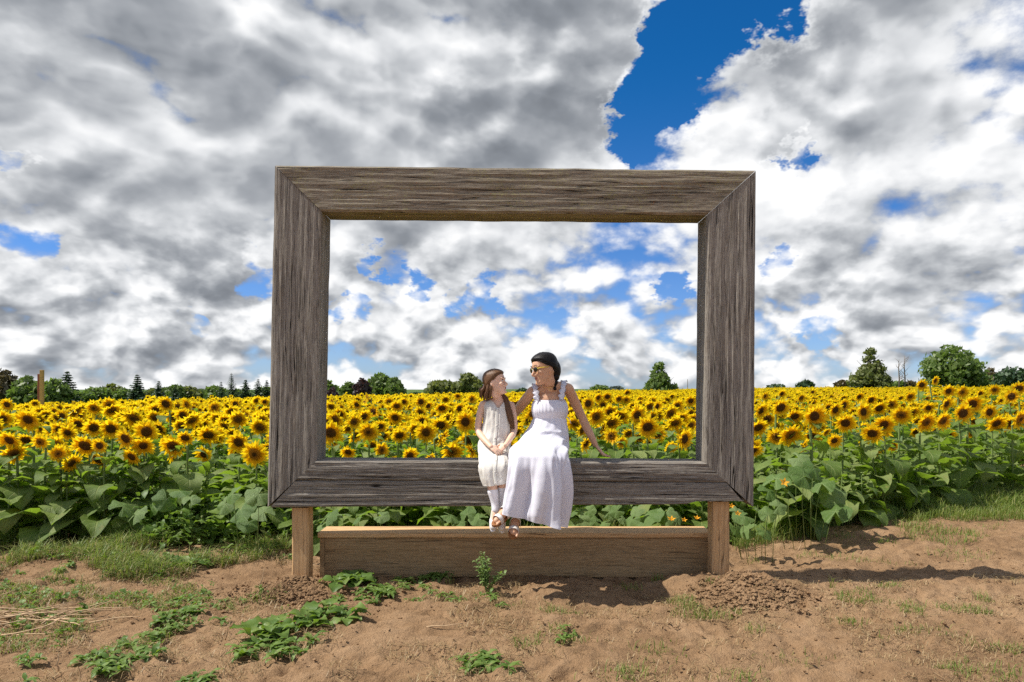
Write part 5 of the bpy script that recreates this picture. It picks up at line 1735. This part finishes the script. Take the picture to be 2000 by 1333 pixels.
broadleaf(1875, 1930, 726, 112, 'tree_green', 'lower green tree on the right flank of the spreading tree', 70, 'round', 1500, .36)
broadleaf(1916, 1952, 721, 135, 'tree_brown', 'dark brown rounded tree second from the right edge', 71, 'round', 1400, .42)
broadleaf(1946, 2030, 720, 125, 'tree_dark', 'dark green tree at the right edge of the photo', 72, 'wide', 2400, .42, lobes=6)
for (px, top, seed, lab) in ((1756, 702, 80, 'left one of the two bare dead trees'), (1767, 695, 81, 'right, taller one of the two bare dead trees')):
    r = np.random.default_rng(seed); D = 118
    x = (px - 1000) * D / F; g = float(ground_z(x, D)); h = CAMZ - (top - HZ) * D / F - g
    root = empty('dead_tree', (x, D, g)); tag(root, lab, 'tree', 'dead trees')
    link('trunk', tri_mesh('trunk', *tube_geo([(0, 0, -.3), (.05, 0, h * .4), (-.1, 0, h * .75), (0, 0, h)], [.14, .11, .07, .02], 6), smooth=True), MAT['pale_bark'], root)
    for q_ in range(11):
        z = h * (0.35 + 0.055 * q_); a = r.choice([-1, 1]); L = r.uniform(0.5, 1.3) * (1.1 - q_ * .05)
        link('branch', tri_mesh('branch', *tube_geo([(0, 0, z), (a * L * .45, r.uniform(-.4, .4), z + L * .4), (a * L * .8, r.uniform(-.6, .6), z + L * 1.1)], [.05, .032, .012], 5), smooth=True), MAT['pale_bark'], root)

# tall timber post standing in the flowers
Dp = 24.0
pz = float(ground_z((78 - 1000) * Dp / F, Dp))
pr_ = empty('wooden_post', ((78 - 1000) * Dp / F, Dp, pz))
tag(pr_, 'tall upright timber post standing among the sunflowers at the left', 'post')
hp0 = CAMZ - (723 - HZ) * Dp / F - pz
def pbox(name, x0, x1, y0, y1, z0, z1, mat, parent):
    bm = bmesh.new(); bmesh.ops.create_cube(bm, size=1)
    for v in bm.verts: v.co = Vector((x0 + (v.co.x + .5) * (x1 - x0), y0 + (v.co.y + .5) * (y1 - y0), z0 + (v.co.z + .5) * (z1 - z0)))
    bmesh.ops.bevel(bm, geom=list(bm.edges), offset=0.008, segments=1, affect='EDGES')
    me = bpy.data.meshes.new(name); bm.to_mesh(me); bm.free()
    return link(name, me, MAT[mat], parent)
simple('lit_yellow_timber', (0.42, 0.27, 0.08), 0.8, 0.2, 0.25, 6)  # sunlit look of the post's right side put into this yellow
simple('red_timber', (0.25, 0.09, 0.045), 0.8, 0.2, 0.25, 6)
pbox('timber', -.02, .10, 0, .09, -.3, hp0, 'lit_yellow_timber', pr_)
pbox('timber', -.11, -.025, .02, .10, -.3, hp0 - 0.14, 'red_timber', pr_)
Dp = 150.0; px = 1343
up_ = empty('utility_pole', ((px - 1000) * Dp / F, Dp, float(ground_z((px - 1000) * Dp / F, Dp))))
tag(up_, 'thin distant utility pole on the horizon inside the right frame post', 'pole')
link('pole', tri_mesh('pole', *tube_geo([(0, 0, 0), (0, 0, 3.3)], [.09, .06], 6)), MAT['pale_bark'], up_)

# ------------------------------------------------------------------ grass
def blades(pts, hmin, hmax, w, r, bend=0.6):
    n = len(pts)
    a = r.uniform(0, 6.283, n); h = hmin + (hmax - hmin) * r.random(n) ** 1.6
    b = bend * r.uniform(0.3, 1.5, n); ww = w * r.uniform(0.6, 1.3, n)
    d = np.stack([np.cos(a), np.sin(a), np.zeros(n)], -1); sd = np.stack([-np.sin(a), np.cos(a), np.zeros(n)], -1)
    up = np.array([0, 0, 1.0])
    P0 = pts
    P1 = pts + up * (h * 0.55)[:, None] + d * (h * b * 0.22)[:, None]
    P2 = pts + up * (h * (1 - 0.25 * b))[:, None] + d * (h * b * 0.85)[:, None]
    V = np.stack([P0 - sd * ww[:, None], P0 + sd * ww[:, None], P1 - sd * ww[:, None] * .85, P1 + sd * ww[:, None] * .85, P2], 1).reshape(-1, 3)
    k = np.arange(n)[:, None, None] * 5
    T = (k + np.array([[(0, 1, 3), (0, 3, 2), (2, 3, 4)]])).reshape(-1, 3)
    return V, T

def scatter(poly_px, n, r, clump=0.0, thresh=-9):
    """Ground points inside a polygon of photograph pixels."""
    g = np.array([tuple(ground_hit(*p)) for p in poly_px])
    lo = g[:, :2].min(0); hi = g[:, :2].max(0)
    out = []
    while sum(len(o) for o in out) < n:
        p = r.uniform(lo, hi, (n * 2, 2))
        inside = np.zeros(len(p), bool)
        j = len(g) - 1
        for i in range(len(g)):
            c = ((g[i, 1] > p[:, 1]) != (g[j, 1] > p[:, 1])) & (p[:, 0] < (g[j, 0] - g[i, 0]) * (p[:, 1] - g[i, 1]) / (g[j, 1] - g[i, 1] + 1e-9) + g[i, 0])
            inside ^= c; j = i
        keep = inside & (fbm(p[:, 0] * 3.1, p[:, 1] * 3.1, 77, 3) > thresh)
        out.append(p[keep])
    p = np.concatenate(out)[:n]
    return np.stack([p[:, 0], p[:, 1], ground_z(p[:, 0], p[:, 1]) - 0.004], -1)

gr2 = np.random.default_rng(31)
def lawn(name, label, specs, mat, cat='grass'):
    VV, TT, c = [], [], 0
    for (poly, n, h0, h1, w, th, bend) in specs:
        V, T = blades(scatter(poly, n, gr2, thresh=th), h0, h1, w, gr2, bend)
        VV.append(V); TT.append(T + c); c += len(V)
    o = link(name, tri_mesh(name, np.concatenate(VV), np.concatenate(TT)), MAT[mat])
    tag(o, label, cat, kind='stuff')
lawn('grass', 'green grass along the edge of the sunflower field', [
    ([(1500, 1010), (1640, 985), (1800, 960), (2080, 915), (2080, 1000), (1900, 1000), (1700, 1015), (1500, 1050)], 16000, .06, .30, .0038, -.45, .7),
    ([(1680, 1000), (1830, 975), (2080, 945), (2080, 1030), (1960, 1018), (1800, 1020)], 12000, .05, .18, .003, -.4, .8),
    ([(1430, 1005), (1580, 1000), (1600, 1050), (1430, 1075)], 3200, .06, .28, .0036, -.6, .8),
    ([(1740, 1020), (1830, 1015), (1940, 1050), (1850, 1068), (1760, 1050)], 700, .03, .13, .0028, -.3, .9),
    ([(-80, 1060), (240, 1035), (430, 1000), (560, 1000), (560, 1075), (470, 1110), (330, 1125), (100, 1140), (-80, 1110)], 17000, .03, .22, .0030, .02, 1.1),
    ([(220, 990), (330, 965), (470, 965), (560, 985), (560, 1040), (330, 1060), (230, 1050)], 11000, .06, .36, .0042, -.35, .8),
    ([(600, 1000), (1000, 995), (1400, 990), (1480, 1030), (1390, 1060), (600, 1065)], 8000, .06, .30, .0040, -.5, .6),
    ([(-60, 1140), (330, 1120), (560, 1090), (640, 1120), (760, 1200), (500, 1190), (200, 1290), (-60, 1280)], 4200, .015, .07, .0024, .12, 1.0),
    ([(1000, 1180), (2050, 1130), (2050, 1340), (1000, 1340)], 2300, .015, .07, .0022, .62, 1.0),
    ([(1460, 1040), (2050, 1020), (2050, 1120), (1460, 1110)], 700, .02, .09, .0024, .45, 1.0),
], 'grass_blade')
lawn('dry_grass', 'dry straw-coloured grass and litter lying on the soil', [
    ([(-80, 1070), (240, 1050), (560, 1030), (560, 1110), (330, 1130), (-80, 1150)], 9000, .02, .14, .0022, -.2, 1.4),
    ([(-60, 1140), (560, 1100), (1000, 1180), (1000, 1340), (-60, 1340)], 6500, .012, .07, .0020, -.15, 2.6),
    ([(1000, 1170), (2050, 1120), (2050, 1340), (1000, 1340)], 5500, .010, .055, .0018, -.15, 2.8),
    ([(600, 1120), (1040, 1130), (1000, 1190), (620, 1180)], 700, .02, .07, .0018, -.1, 2.0),
], 'dry_grass', 'dry grass')

# ------------------------------------------------------------------ low weeds on the bare soil
#WC
def weed_leaf(r, L, kind):
    if kind == 'dandelion':
        V, T = leaf_geo(7, 3, int(r.integers(1e6)), droop=r.uniform(.2, 1.0), fold=.2, wave=.05, petiole=.15, width=.20, lobes=3)
    elif kind == 'round':
        V, T = leaf_geo(5, 5, int(r.integers(1e6)), droop=r.uniform(.0, .8), fold=.25, wave=.10, petiole=.5, width=.48)
    else:
        V, T = leaf_geo(4, 3, int(r.integers(1e6)), droop=r.uniform(.0, .6), fold=.2, wave=.03, petiole=.2, width=.26)
    return V * L, T

def low_weed(px, py, wpx, n, L, kind, label, seed, h=0.022, spread=1.0):
    r = np.random.default_rng(seed)
    g = ground_hit(px, py); w = wpx * g.y / F
    root = empty('weed_plant', g)
    tag(root, label, 'weed', 'weeds on the bare soil')
    VV, TT, c = [], [], 0
    m = max(1, int(n / 9))
    for k in range(m):
        cx, cy = r.normal(0, w * 0.30), r.normal(0, w * 0.30 * spread)
        gz_ = float(ground_z(g.x + cx, g.y + cy)) - g.z
        for q_ in range(9):
            V, T = weed_leaf(r, L * r.uniform(.6, 1.25), kind)
            az = q_ * 2.4 + r.uniform(-.4, .4)
            V = V @ (rotm('Z', az) @ rotm('Y', -r.uniform(-0.1, 0.45))).T + np.array([cx + r.normal(0, .01), cy + r.normal(0, .01), gz_ + h * r.random()])
            VV.append(V); TT.append(T + c); c += len(V)
    o = link('foliage', tri_mesh('foliage', np.concatenate(VV), np.concatenate(TT), smooth=True), MAT['weed_leaf'], root)
    o['kind'] = 'stuff'
    return root

def weed_cover(specs):
    r = np.random.default_rng(77); VV, TT, c = [], [], 0
    for (poly, n, L, th, *tall) in specs:
        for p in scatter(poly, n, r, thresh=th):
            kind = ['dandelion', 'round', 'thin'][int(r.integers(0, 3))]; Lp = L * r.uniform(.5, 1.3)
            up = tall[0] * r.random() if tall else 0.0
            for q_ in range(6 if not tall else 9):
                V, T = weed_leaf(r, Lp * r.uniform(.6, 1.2), kind)
                V = V @ (rotm('Z', q_ * 2.4 + r.uniform(0, 6)) @ rotm('Y', -r.uniform(-.1, .9))).T + p + np.array([r.normal(0, .02), r.normal(0, .02), r.random() * (L * .9 + up)])
                VV.append(V); TT.append(T + c); c += len(V)
    o = link('weed_cover', tri_mesh('weed_cover', np.concatenate(VV), np.concatenate(TT), smooth=True), MAT['weed_leaf'])
    tag(o, 'tangle of small wild weeds along the edge of the sunflower field', 'weeds', kind='stuff')
weed_cover([
    ([(-80, 1060), (240, 1045), (430, 1010), (560, 1010), (560, 1075), (470, 1100), (330, 1120), (100, 1140), (-80, 1110)], 420, .05, -.1),
    ([(220, 1000), (330, 975), (560, 985), (560, 1040), (330, 1060), (230, 1050)], 260, .085, -.3),
    ([(225, 1010), (330, 1000), (470, 1000), (562, 1005), (562, 1065), (330, 1075), (230, 1055)], 420, .095, -.5, .40),
    ([(-40, 1040), (200, 1030), (230, 1050), (-40, 1075)], 90, .06, -.3, .15),
    ([(600, 1010), (1000, 1000), (1400, 995), (1480, 1040), (1390, 1070), (600, 1070)], 360, .08, -.4),
    ([(-60, 1130), (330, 1120), (560, 1090), (640, 1120), (760, 1200), (500, 1190), (200, 1290), (-60, 1280)], 150, .04, .15),
    ([(1480, 1020), (1640, 1000), (1800, 980), (2080, 945), (2080, 985), (1700, 1020), (1500, 1055)], 160, .06, -.3),
])

WEEDS = [ # px, py, width px, leaves, leaf length, kind, label
    (235, 1292, 170, 210, .075, 'dandelion', 'dark green sprawling weed mat near the bottom left corner'),
    (325, 1212, 130, 150, .075, 'dandelion', 'spreading weed clump between the stalk pile and the near weeds'),
    (385, 1180, 150, 130, .06, 'dandelion', 'thin weed patch in front of the grass at the left'),
    (60, 1290, 60, 40, .055, 'dandelion', 'small flat weed near the left edge'),
    (525, 1260, 150, 160, .085, 'dandelion', 'large weed mat below and left of the frame'),
    (510, 1240, 70, 36, .105, 'round', 'few broad pale leaves on top of the large weed mat'),
    (628, 1212, 80, 60, .100, 'round', 'broad-leaved seedling clump in front of the left post'),
    (700, 1180, 120, 80, .06, 'dandelion', 'low weeds between the left post and the step'),
    (860, 1175, 110, 70, .055, 'dandelion', 'flat weed patch in front of the step, left of centre'),
    (975, 1172, 80, 50, .055, 'dandelion', 'flat weed patch in front of the step, near its middle'),
    (935, 1300, 130, 110, .075, 'dandelion', 'weed clump at the bottom edge of the photo near its centre'),
    (390, 1330, 90, 50, .065, 'dandelion', 'weed clump cut off by the bottom edge, left of centre'),
    (690, 1140, 60, 60, .105, 'round', 'fresh green broad-leaved plant at the left end of the step'),
    (745, 1160, 80, 90, .08, 'dandelion', 'leafy weeds at the foot of the step, right of the broad-leaved plant'),
    (815, 1135, 90, 110, .085, 'dandelion', 'shaded toothed weed against the front of the step'),
    (345, 1112, 90, 70, .11, 'round', 'bright green broad-leaved plant in the grass left of the frame'),
    (110, 1125, 110, 70, .06, 'dandelion', 'weeds at the grass edge by the left margin'),
    (1115, 1248, 70, 50, .05, 'dandelion', 'small weed tuft right of the photo centre'),
]
for i, (px, py, wpx, n, L, kind, lab) in enumerate(WEEDS):
    low_weed(px, py, wpx, n, L, kind, lab, 300 + i, spread=0.8)

def grass_tuft(px, py, n, h, label, seed, dry=False, w=.05):
    r = np.random.default_rng(seed)
    g = ground_hit(px, py)
    p = np.stack([r.normal(0, w, n), r.normal(0, w * .7, n), np.zeros(n)], -1)
    V, T = blades(p, h * .35, h, .0026, r, 0.9)
    o = empty('grass_tuft', g - Vector((0, 0, .004)))
    link('blades', tri_mesh('blades', V, T), MAT['grass_blade'], o)['kind'] = 'stuff'
    tag(o, label, 'grass', 'grass tufts on the bare soil')
TUFTS = [(1225, 1318, 70, .10, 'grass tuft cut by the bottom edge right of centre', .10), (1285, 1272, 60, .09, 'grass tuft on the sand right of centre, behind the lowest one', .10),
         (1380, 1205, 40, .07, 'small grass tuft below the mound at the right post', .05), (1625, 1150, 10, .20, 'thin tall grass stalk standing in the long shadow', .02),
         (1760, 1180, 60, .07, 'spreading grass tuft in front of the long shadow', .10), (1120, 1250, 40, .07, 'grass tuft below the woman in the middle of the soil', .06),
         (1950, 1318, 60, .10, 'grass tuft at the bottom right corner', .10), (1440, 1320, 50, .09, 'grass tuft on the bottom edge, third from the right', .09),
         (1230, 1150, 40, .09, 'grass tuft in the edge of the shade under the sill', .05), (1285, 1135, 36, .09, 'grass tuft left of the earth mound', .04),
         (1395, 1140, 30, .06, 'little green tuft growing on the earth mound', .03), (1660, 1215, 40, .07, 'grass tuft in the middle of the sand at the right', .06),
         (1560, 1290, 40, .07, 'sparse grass tuft low on the right side', .09), (880, 1140, 16, .14, 'spiky grass shoot against the step', .02), (1840, 1235, 40, .06, 'sparse tuft far right on the sand', .10)]
for i, (px, py, n, h, lab, w) in enumerate(TUFTS):
    grass_tuft(px, py, n, h, lab, 400 + i, w=w)

# feathery upright weed in front of the step
g = ground_hit(950, 1158)
root = empty('feathery_weed', g); tag(root, 'upright feathery grey-green weed in front of the middle of the step', 'weed')
r = np.random.default_rng(91)
VV, TT, c = [], [], 0
for k in range(11):
    a = r.uniform(0, 6.28); L = r.uniform(.14, .29); sp = r.uniform(.05, .16)
    pts = [(0, 0, 0), (math.cos(a) * sp * .4, math.sin(a) * sp * .4, L * .5), (math.cos(a) * sp, math.sin(a) * sp, L)]
    link('stem', tri_mesh('stem', *tube_geo(pts, [.004, .003, .0015], 5)), MAT['plant_stem'], root)
    for q_ in range(26):
        t = 0.25 + 0.75 * q_ / 25
        base = np.array([math.cos(a) * sp * t ** 1.2, math.sin(a) * sp * t ** 1.2, L * t])
        V, T = weed_leaf(r, r.uniform(.022, .048), 'thin')
        V = V @ (rotm('Z', q_ * 2.4 + k) @ rotm('Y', -r.uniform(.0, .7))).T + base
        VV.append(V); TT.append(T + c); c += len(V)
link('foliage', tri_mesh('foliage', np.concatenate(VV), np.concatenate(TT), smooth=True), MAT['squash_leaf'], root)['kind'] = 'stuff'

# ------------------------------------------------------------------ squash plants with big lobed leaves and yellow flowers
def squash_leaf_geo(seed):
    """Broad palmate leaf, radius 1, slightly cupped, on local XY; stalk joins at the origin."""
    r = np.random.default_rng(seed); n = 30
    VV = [(0, 0, 0)]
    for ring in (0.5, 1.0):
        for k in range(n):
            a = -math.pi * .86 + 2 * math.pi * .86 * k / (n - 1)
            rr = ring * (0.93 + 0.07 * math.cos(a * 5)) * (1 + .035 * r.standard_normal()) * (1.0 - .12 * abs(a) / math.pi)
            z = -0.26 * ring ** 2 + 0.035 * math.cos(a * 5) * ring + 0.04 * r.standard_normal() * ring - 0.12 * ring * math.cos(a)
            VV.append((rr * math.cos(a), rr * math.sin(a), z))
    TT = []
    for k in range(n - 1):
        TT += [(0, 1 + k, 2 + k), (1 + k, 1 + n + k, 2 + n + k), (1 + k, 2 + n + k, 2 + k)]
    return np.array(VV), np.array(TT)
SQL = []
for k in range(5):
    Vs, Ts = squash_leaf_geo(k)
    as_ = np.arctan2(Vs[:, 1], Vs[:, 0]); rs_ = np.hypot(Vs[:, 0], Vs[:, 1])
    me = tri_mesh('leaf', Vs, Ts, smooth=True, uv=np.stack([rs_, (np.abs((as_ / 1.2566 + 0.5) % 1.0 - 0.5)) * 2 * rs_], -1)); me.materials.append(MAT['squash_leaf']); SQL.append(me)
simple('squash_flower', (0.85, 0.40, 0.02), 0.6, 0.2, 0.15, 20, trans=0.3)
fV, fT = [], []
for k in range(5):
    a = k * 2 * math.pi / 5; c = len(fV)
    fV += [(0, 0, 0), (.5 * math.cos(a - .5), .5 * math.sin(a - .5), .55), (.5 * math.cos(a + .5), .5 * math.sin(a + .5), .55), (1.0 * math.cos(a), 1.0 * math.sin(a), .75)]
    fT += [(c, c + 1, c + 2), (c + 1, c + 3, c + 2)]
SQF = tri_mesh('flower', np.array(fV), np.array(fT)); SQF.materials.append(MAT['squash_flower'])
def squash(px, py, y, leaves, flowers, label, seed):
    """leaves: (px, py, radius px)."""
    r = random.Random(seed)
    x = (px - 1000) * y / F
    g = Vector((x, y, float(ground_z(x, y))))
    root = empty('squash_plant', g); tag(root, label, 'squash plant', 'squash plants at the field edge')
    for i, (lx, ly, lr) in enumerate(leaves):
        yy = y + r.uniform(-.25, .25)
        p = at(lx, ly, yy) - g
        o = link('leaf', SQL[i % 5], parent=root)
        M = Matrix.Rotation(r.uniform(0, 6.28), 4, 'Z')
        tl = Matrix.Rotation(R(r.uniform(5, 60)), 4, 'X') @ Matrix.Rotation(R(r.uniform(-40, 40)), 4, 'Y')
        o.matrix_basis = Matrix.Translation(p) @ tl @ M @ Matrix.Scale(1.08 * lr * yy / F, 4)
        V, T = tube_geo([(p.x * .7 + .03, p.y + .06, -.02), (p.x * .9, p.y + .05, p.z * .6), tuple(p)], [.0035, .003, .003], 5)
        link('stalk', tri_mesh('stalk', V, T, smooth=True), MAT['plant_stem'], root)
    for (lx, ly, lr) in flowers:
        p = at(lx, ly, y - .3) - g
        o = link('flower', SQF, parent=root)
        o.matrix_basis = Matrix.Translation(p) @ Matrix.Rotation(R(r.uniform(20, 60)), 4, 'X') @ Matrix.Scale(lr * y / F, 4)
squash(1160, 1040, 6.6, [(1132, 1016, 20), (1163, 1018, 18), (1190, 1000, 16), (1215, 1012, 14), (1150, 998, 14), (1205, 998, 15), (1120, 1000, 15), (1180, 1022, 14)], [], 'squash plant seen under the sill right of the white dress', 1)
squash(1265, 1040, 6.6, [(1262, 1006, 34), (1300, 1004, 22), (1235, 1015, 16), (1325, 1010, 18), (1245, 995, 16)], [(1311, 1018, 9), (1361, 1015, 7), (1336, 1018, 6)], 'squash plant with the biggest leaf and orange flowers under the sill', 2)
squash(1470, 1050, 6.4, [(1452, 1008, 22), (1478, 992, 20), (1500, 1005, 18), (1462, 1035, 20), (1495, 1038, 18), (1440, 1000, 16), (1520, 990, 18), (1440, 1032, 18)], [(1440, 1006, 7), (1428, 990, 6)], 'squash vine behind the right post of the frame', 3)
squash(1560, 1045, 7.0, [(1515, 935, 28), (1570, 930, 28), (1605, 945, 26), (1540, 958, 22), (1625, 968, 26), (1590, 915, 22), (1500, 960, 22), (1632, 1000, 30), (1560, 895, 22)], [(1530, 945, 10)], 'large pale-leaved squash plant at the field edge right of the frame', 4)
squash(345, 1060, 6.75, [(325, 975, 24), (350, 960, 20), (300, 985, 22), (372, 975, 18), (240, 990, 26), (265, 1005, 22)], [], 'light green squash plant standing in the grass left of the frame', 5)
squash(480, 1050, 6.5, [(470, 995, 28), (505, 965, 26), (485, 1020, 22), (515, 1000, 24), (455, 965, 20), (440, 985, 20)], [], 'squash plant with drooping leaves beside the left frame post', 6)
squash(700, 1050, 6.7, [(640, 1010, 22), (668, 1005, 18), (700, 1010, 20), (630, 1025, 16), (745, 1008, 16)], [], 'squash plant seen under the sill beside the left post', 7)
squash(920, 1050, 6.7, [(880, 1008, 20), (912, 1005, 18), (935, 1012, 20), (895, 1022, 16), (950, 1022, 14), (860, 1015, 15)], [], 'squash plant seen under the sill left of the shoes', 8)

# ------------------------------------------------------------------ dead stalks and twigs
g = ground_hit(60, 1215)
root = empty('stalk_pile', g); tag(root, 'heap of pale dry stalks lying on the soil at the left edge', 'dry stalks')
r = np.random.default_rng(55)
for k in range(34):
    x0_, y0_ = r.normal(0, .24), r.normal(0, .10); a = r.normal(0.2, .5); L = r.uniform(.12, .36)
    z0_ = r.uniform(0.0, .05)
    pts = [(x0_ - math.cos(a) * L, y0_ - math.sin(a) * L * .6, z0_), (x0_, y0_ + r.normal(0, .02), z0_ + r.uniform(0, .03)), (x0_ + math.cos(a) * L, y0_ + math.sin(a) * L * .6, z0_ + r.uniform(-.01, .07))]
    pts = smooth_path(np.array(pts), np.ones(3), 4)[0]
    gz_ = ground_z(g.x + pts[:, 0], g.y + pts[:, 1]) - g.z
    pts[:, 2] += gz_ + .006
    link('stalk', tri_mesh('stalk', *tube_geo(pts, np.linspace(.0055, .0025, len(pts)), 5), smooth=True), MAT['dry_stalk'], root)
TW = [(115, 1310, 90, .10, 'short upright dead stem near the bottom left corner'), (505, 1150, 80, .16, 'thin upright dead stem in front of the left post'), (1300, 1080, 20, .14, 'twig leaning by the field edge right of the frame'),
      (830, 1225, 5, .26, 'dead twig lying on the soil in front of the step'), (1160, 1185, -20, .22, 'root-like twig lying on the soil below the woman'), (690, 1165, -35, .14, 'pale broken stalk among the weeds by the step'), (1560, 1075, 60, .10, 'short broken stem standing in the bare soil on the right'),
      (440, 1250, 70, .10, 'bent dry stalk standing left of the large weed mat'), (1680, 1085, 25, .10, 'twig lying on the soil right of centre by the grass')]
for i, (px, py, ang, L, lab) in enumerate(TW):
    r = np.random.default_rng(600 + i); g = ground_hit(px, py); a = R(ang)
    pts = [(0, 0, -.01)]
    for k in range(5):
        p = pts[-1]; pts.append((p[0] + math.cos(a) * L / 5 + r.normal(0, .006), p[1] + r.normal(0, .008), p[2] + math.sin(a) * L / 5 + r.normal(0, .004) + (.004 if k == 0 else 0)))
    o = link('twig', tri_mesh('twig', *tube_geo(pts, np.linspace(.005, .0022, 6), 5), smooth=True), MAT['dry_stalk'])
    o.location = g + Vector((0, 0, .008)); tag(o, lab, 'twig', 'twigs on the soil')
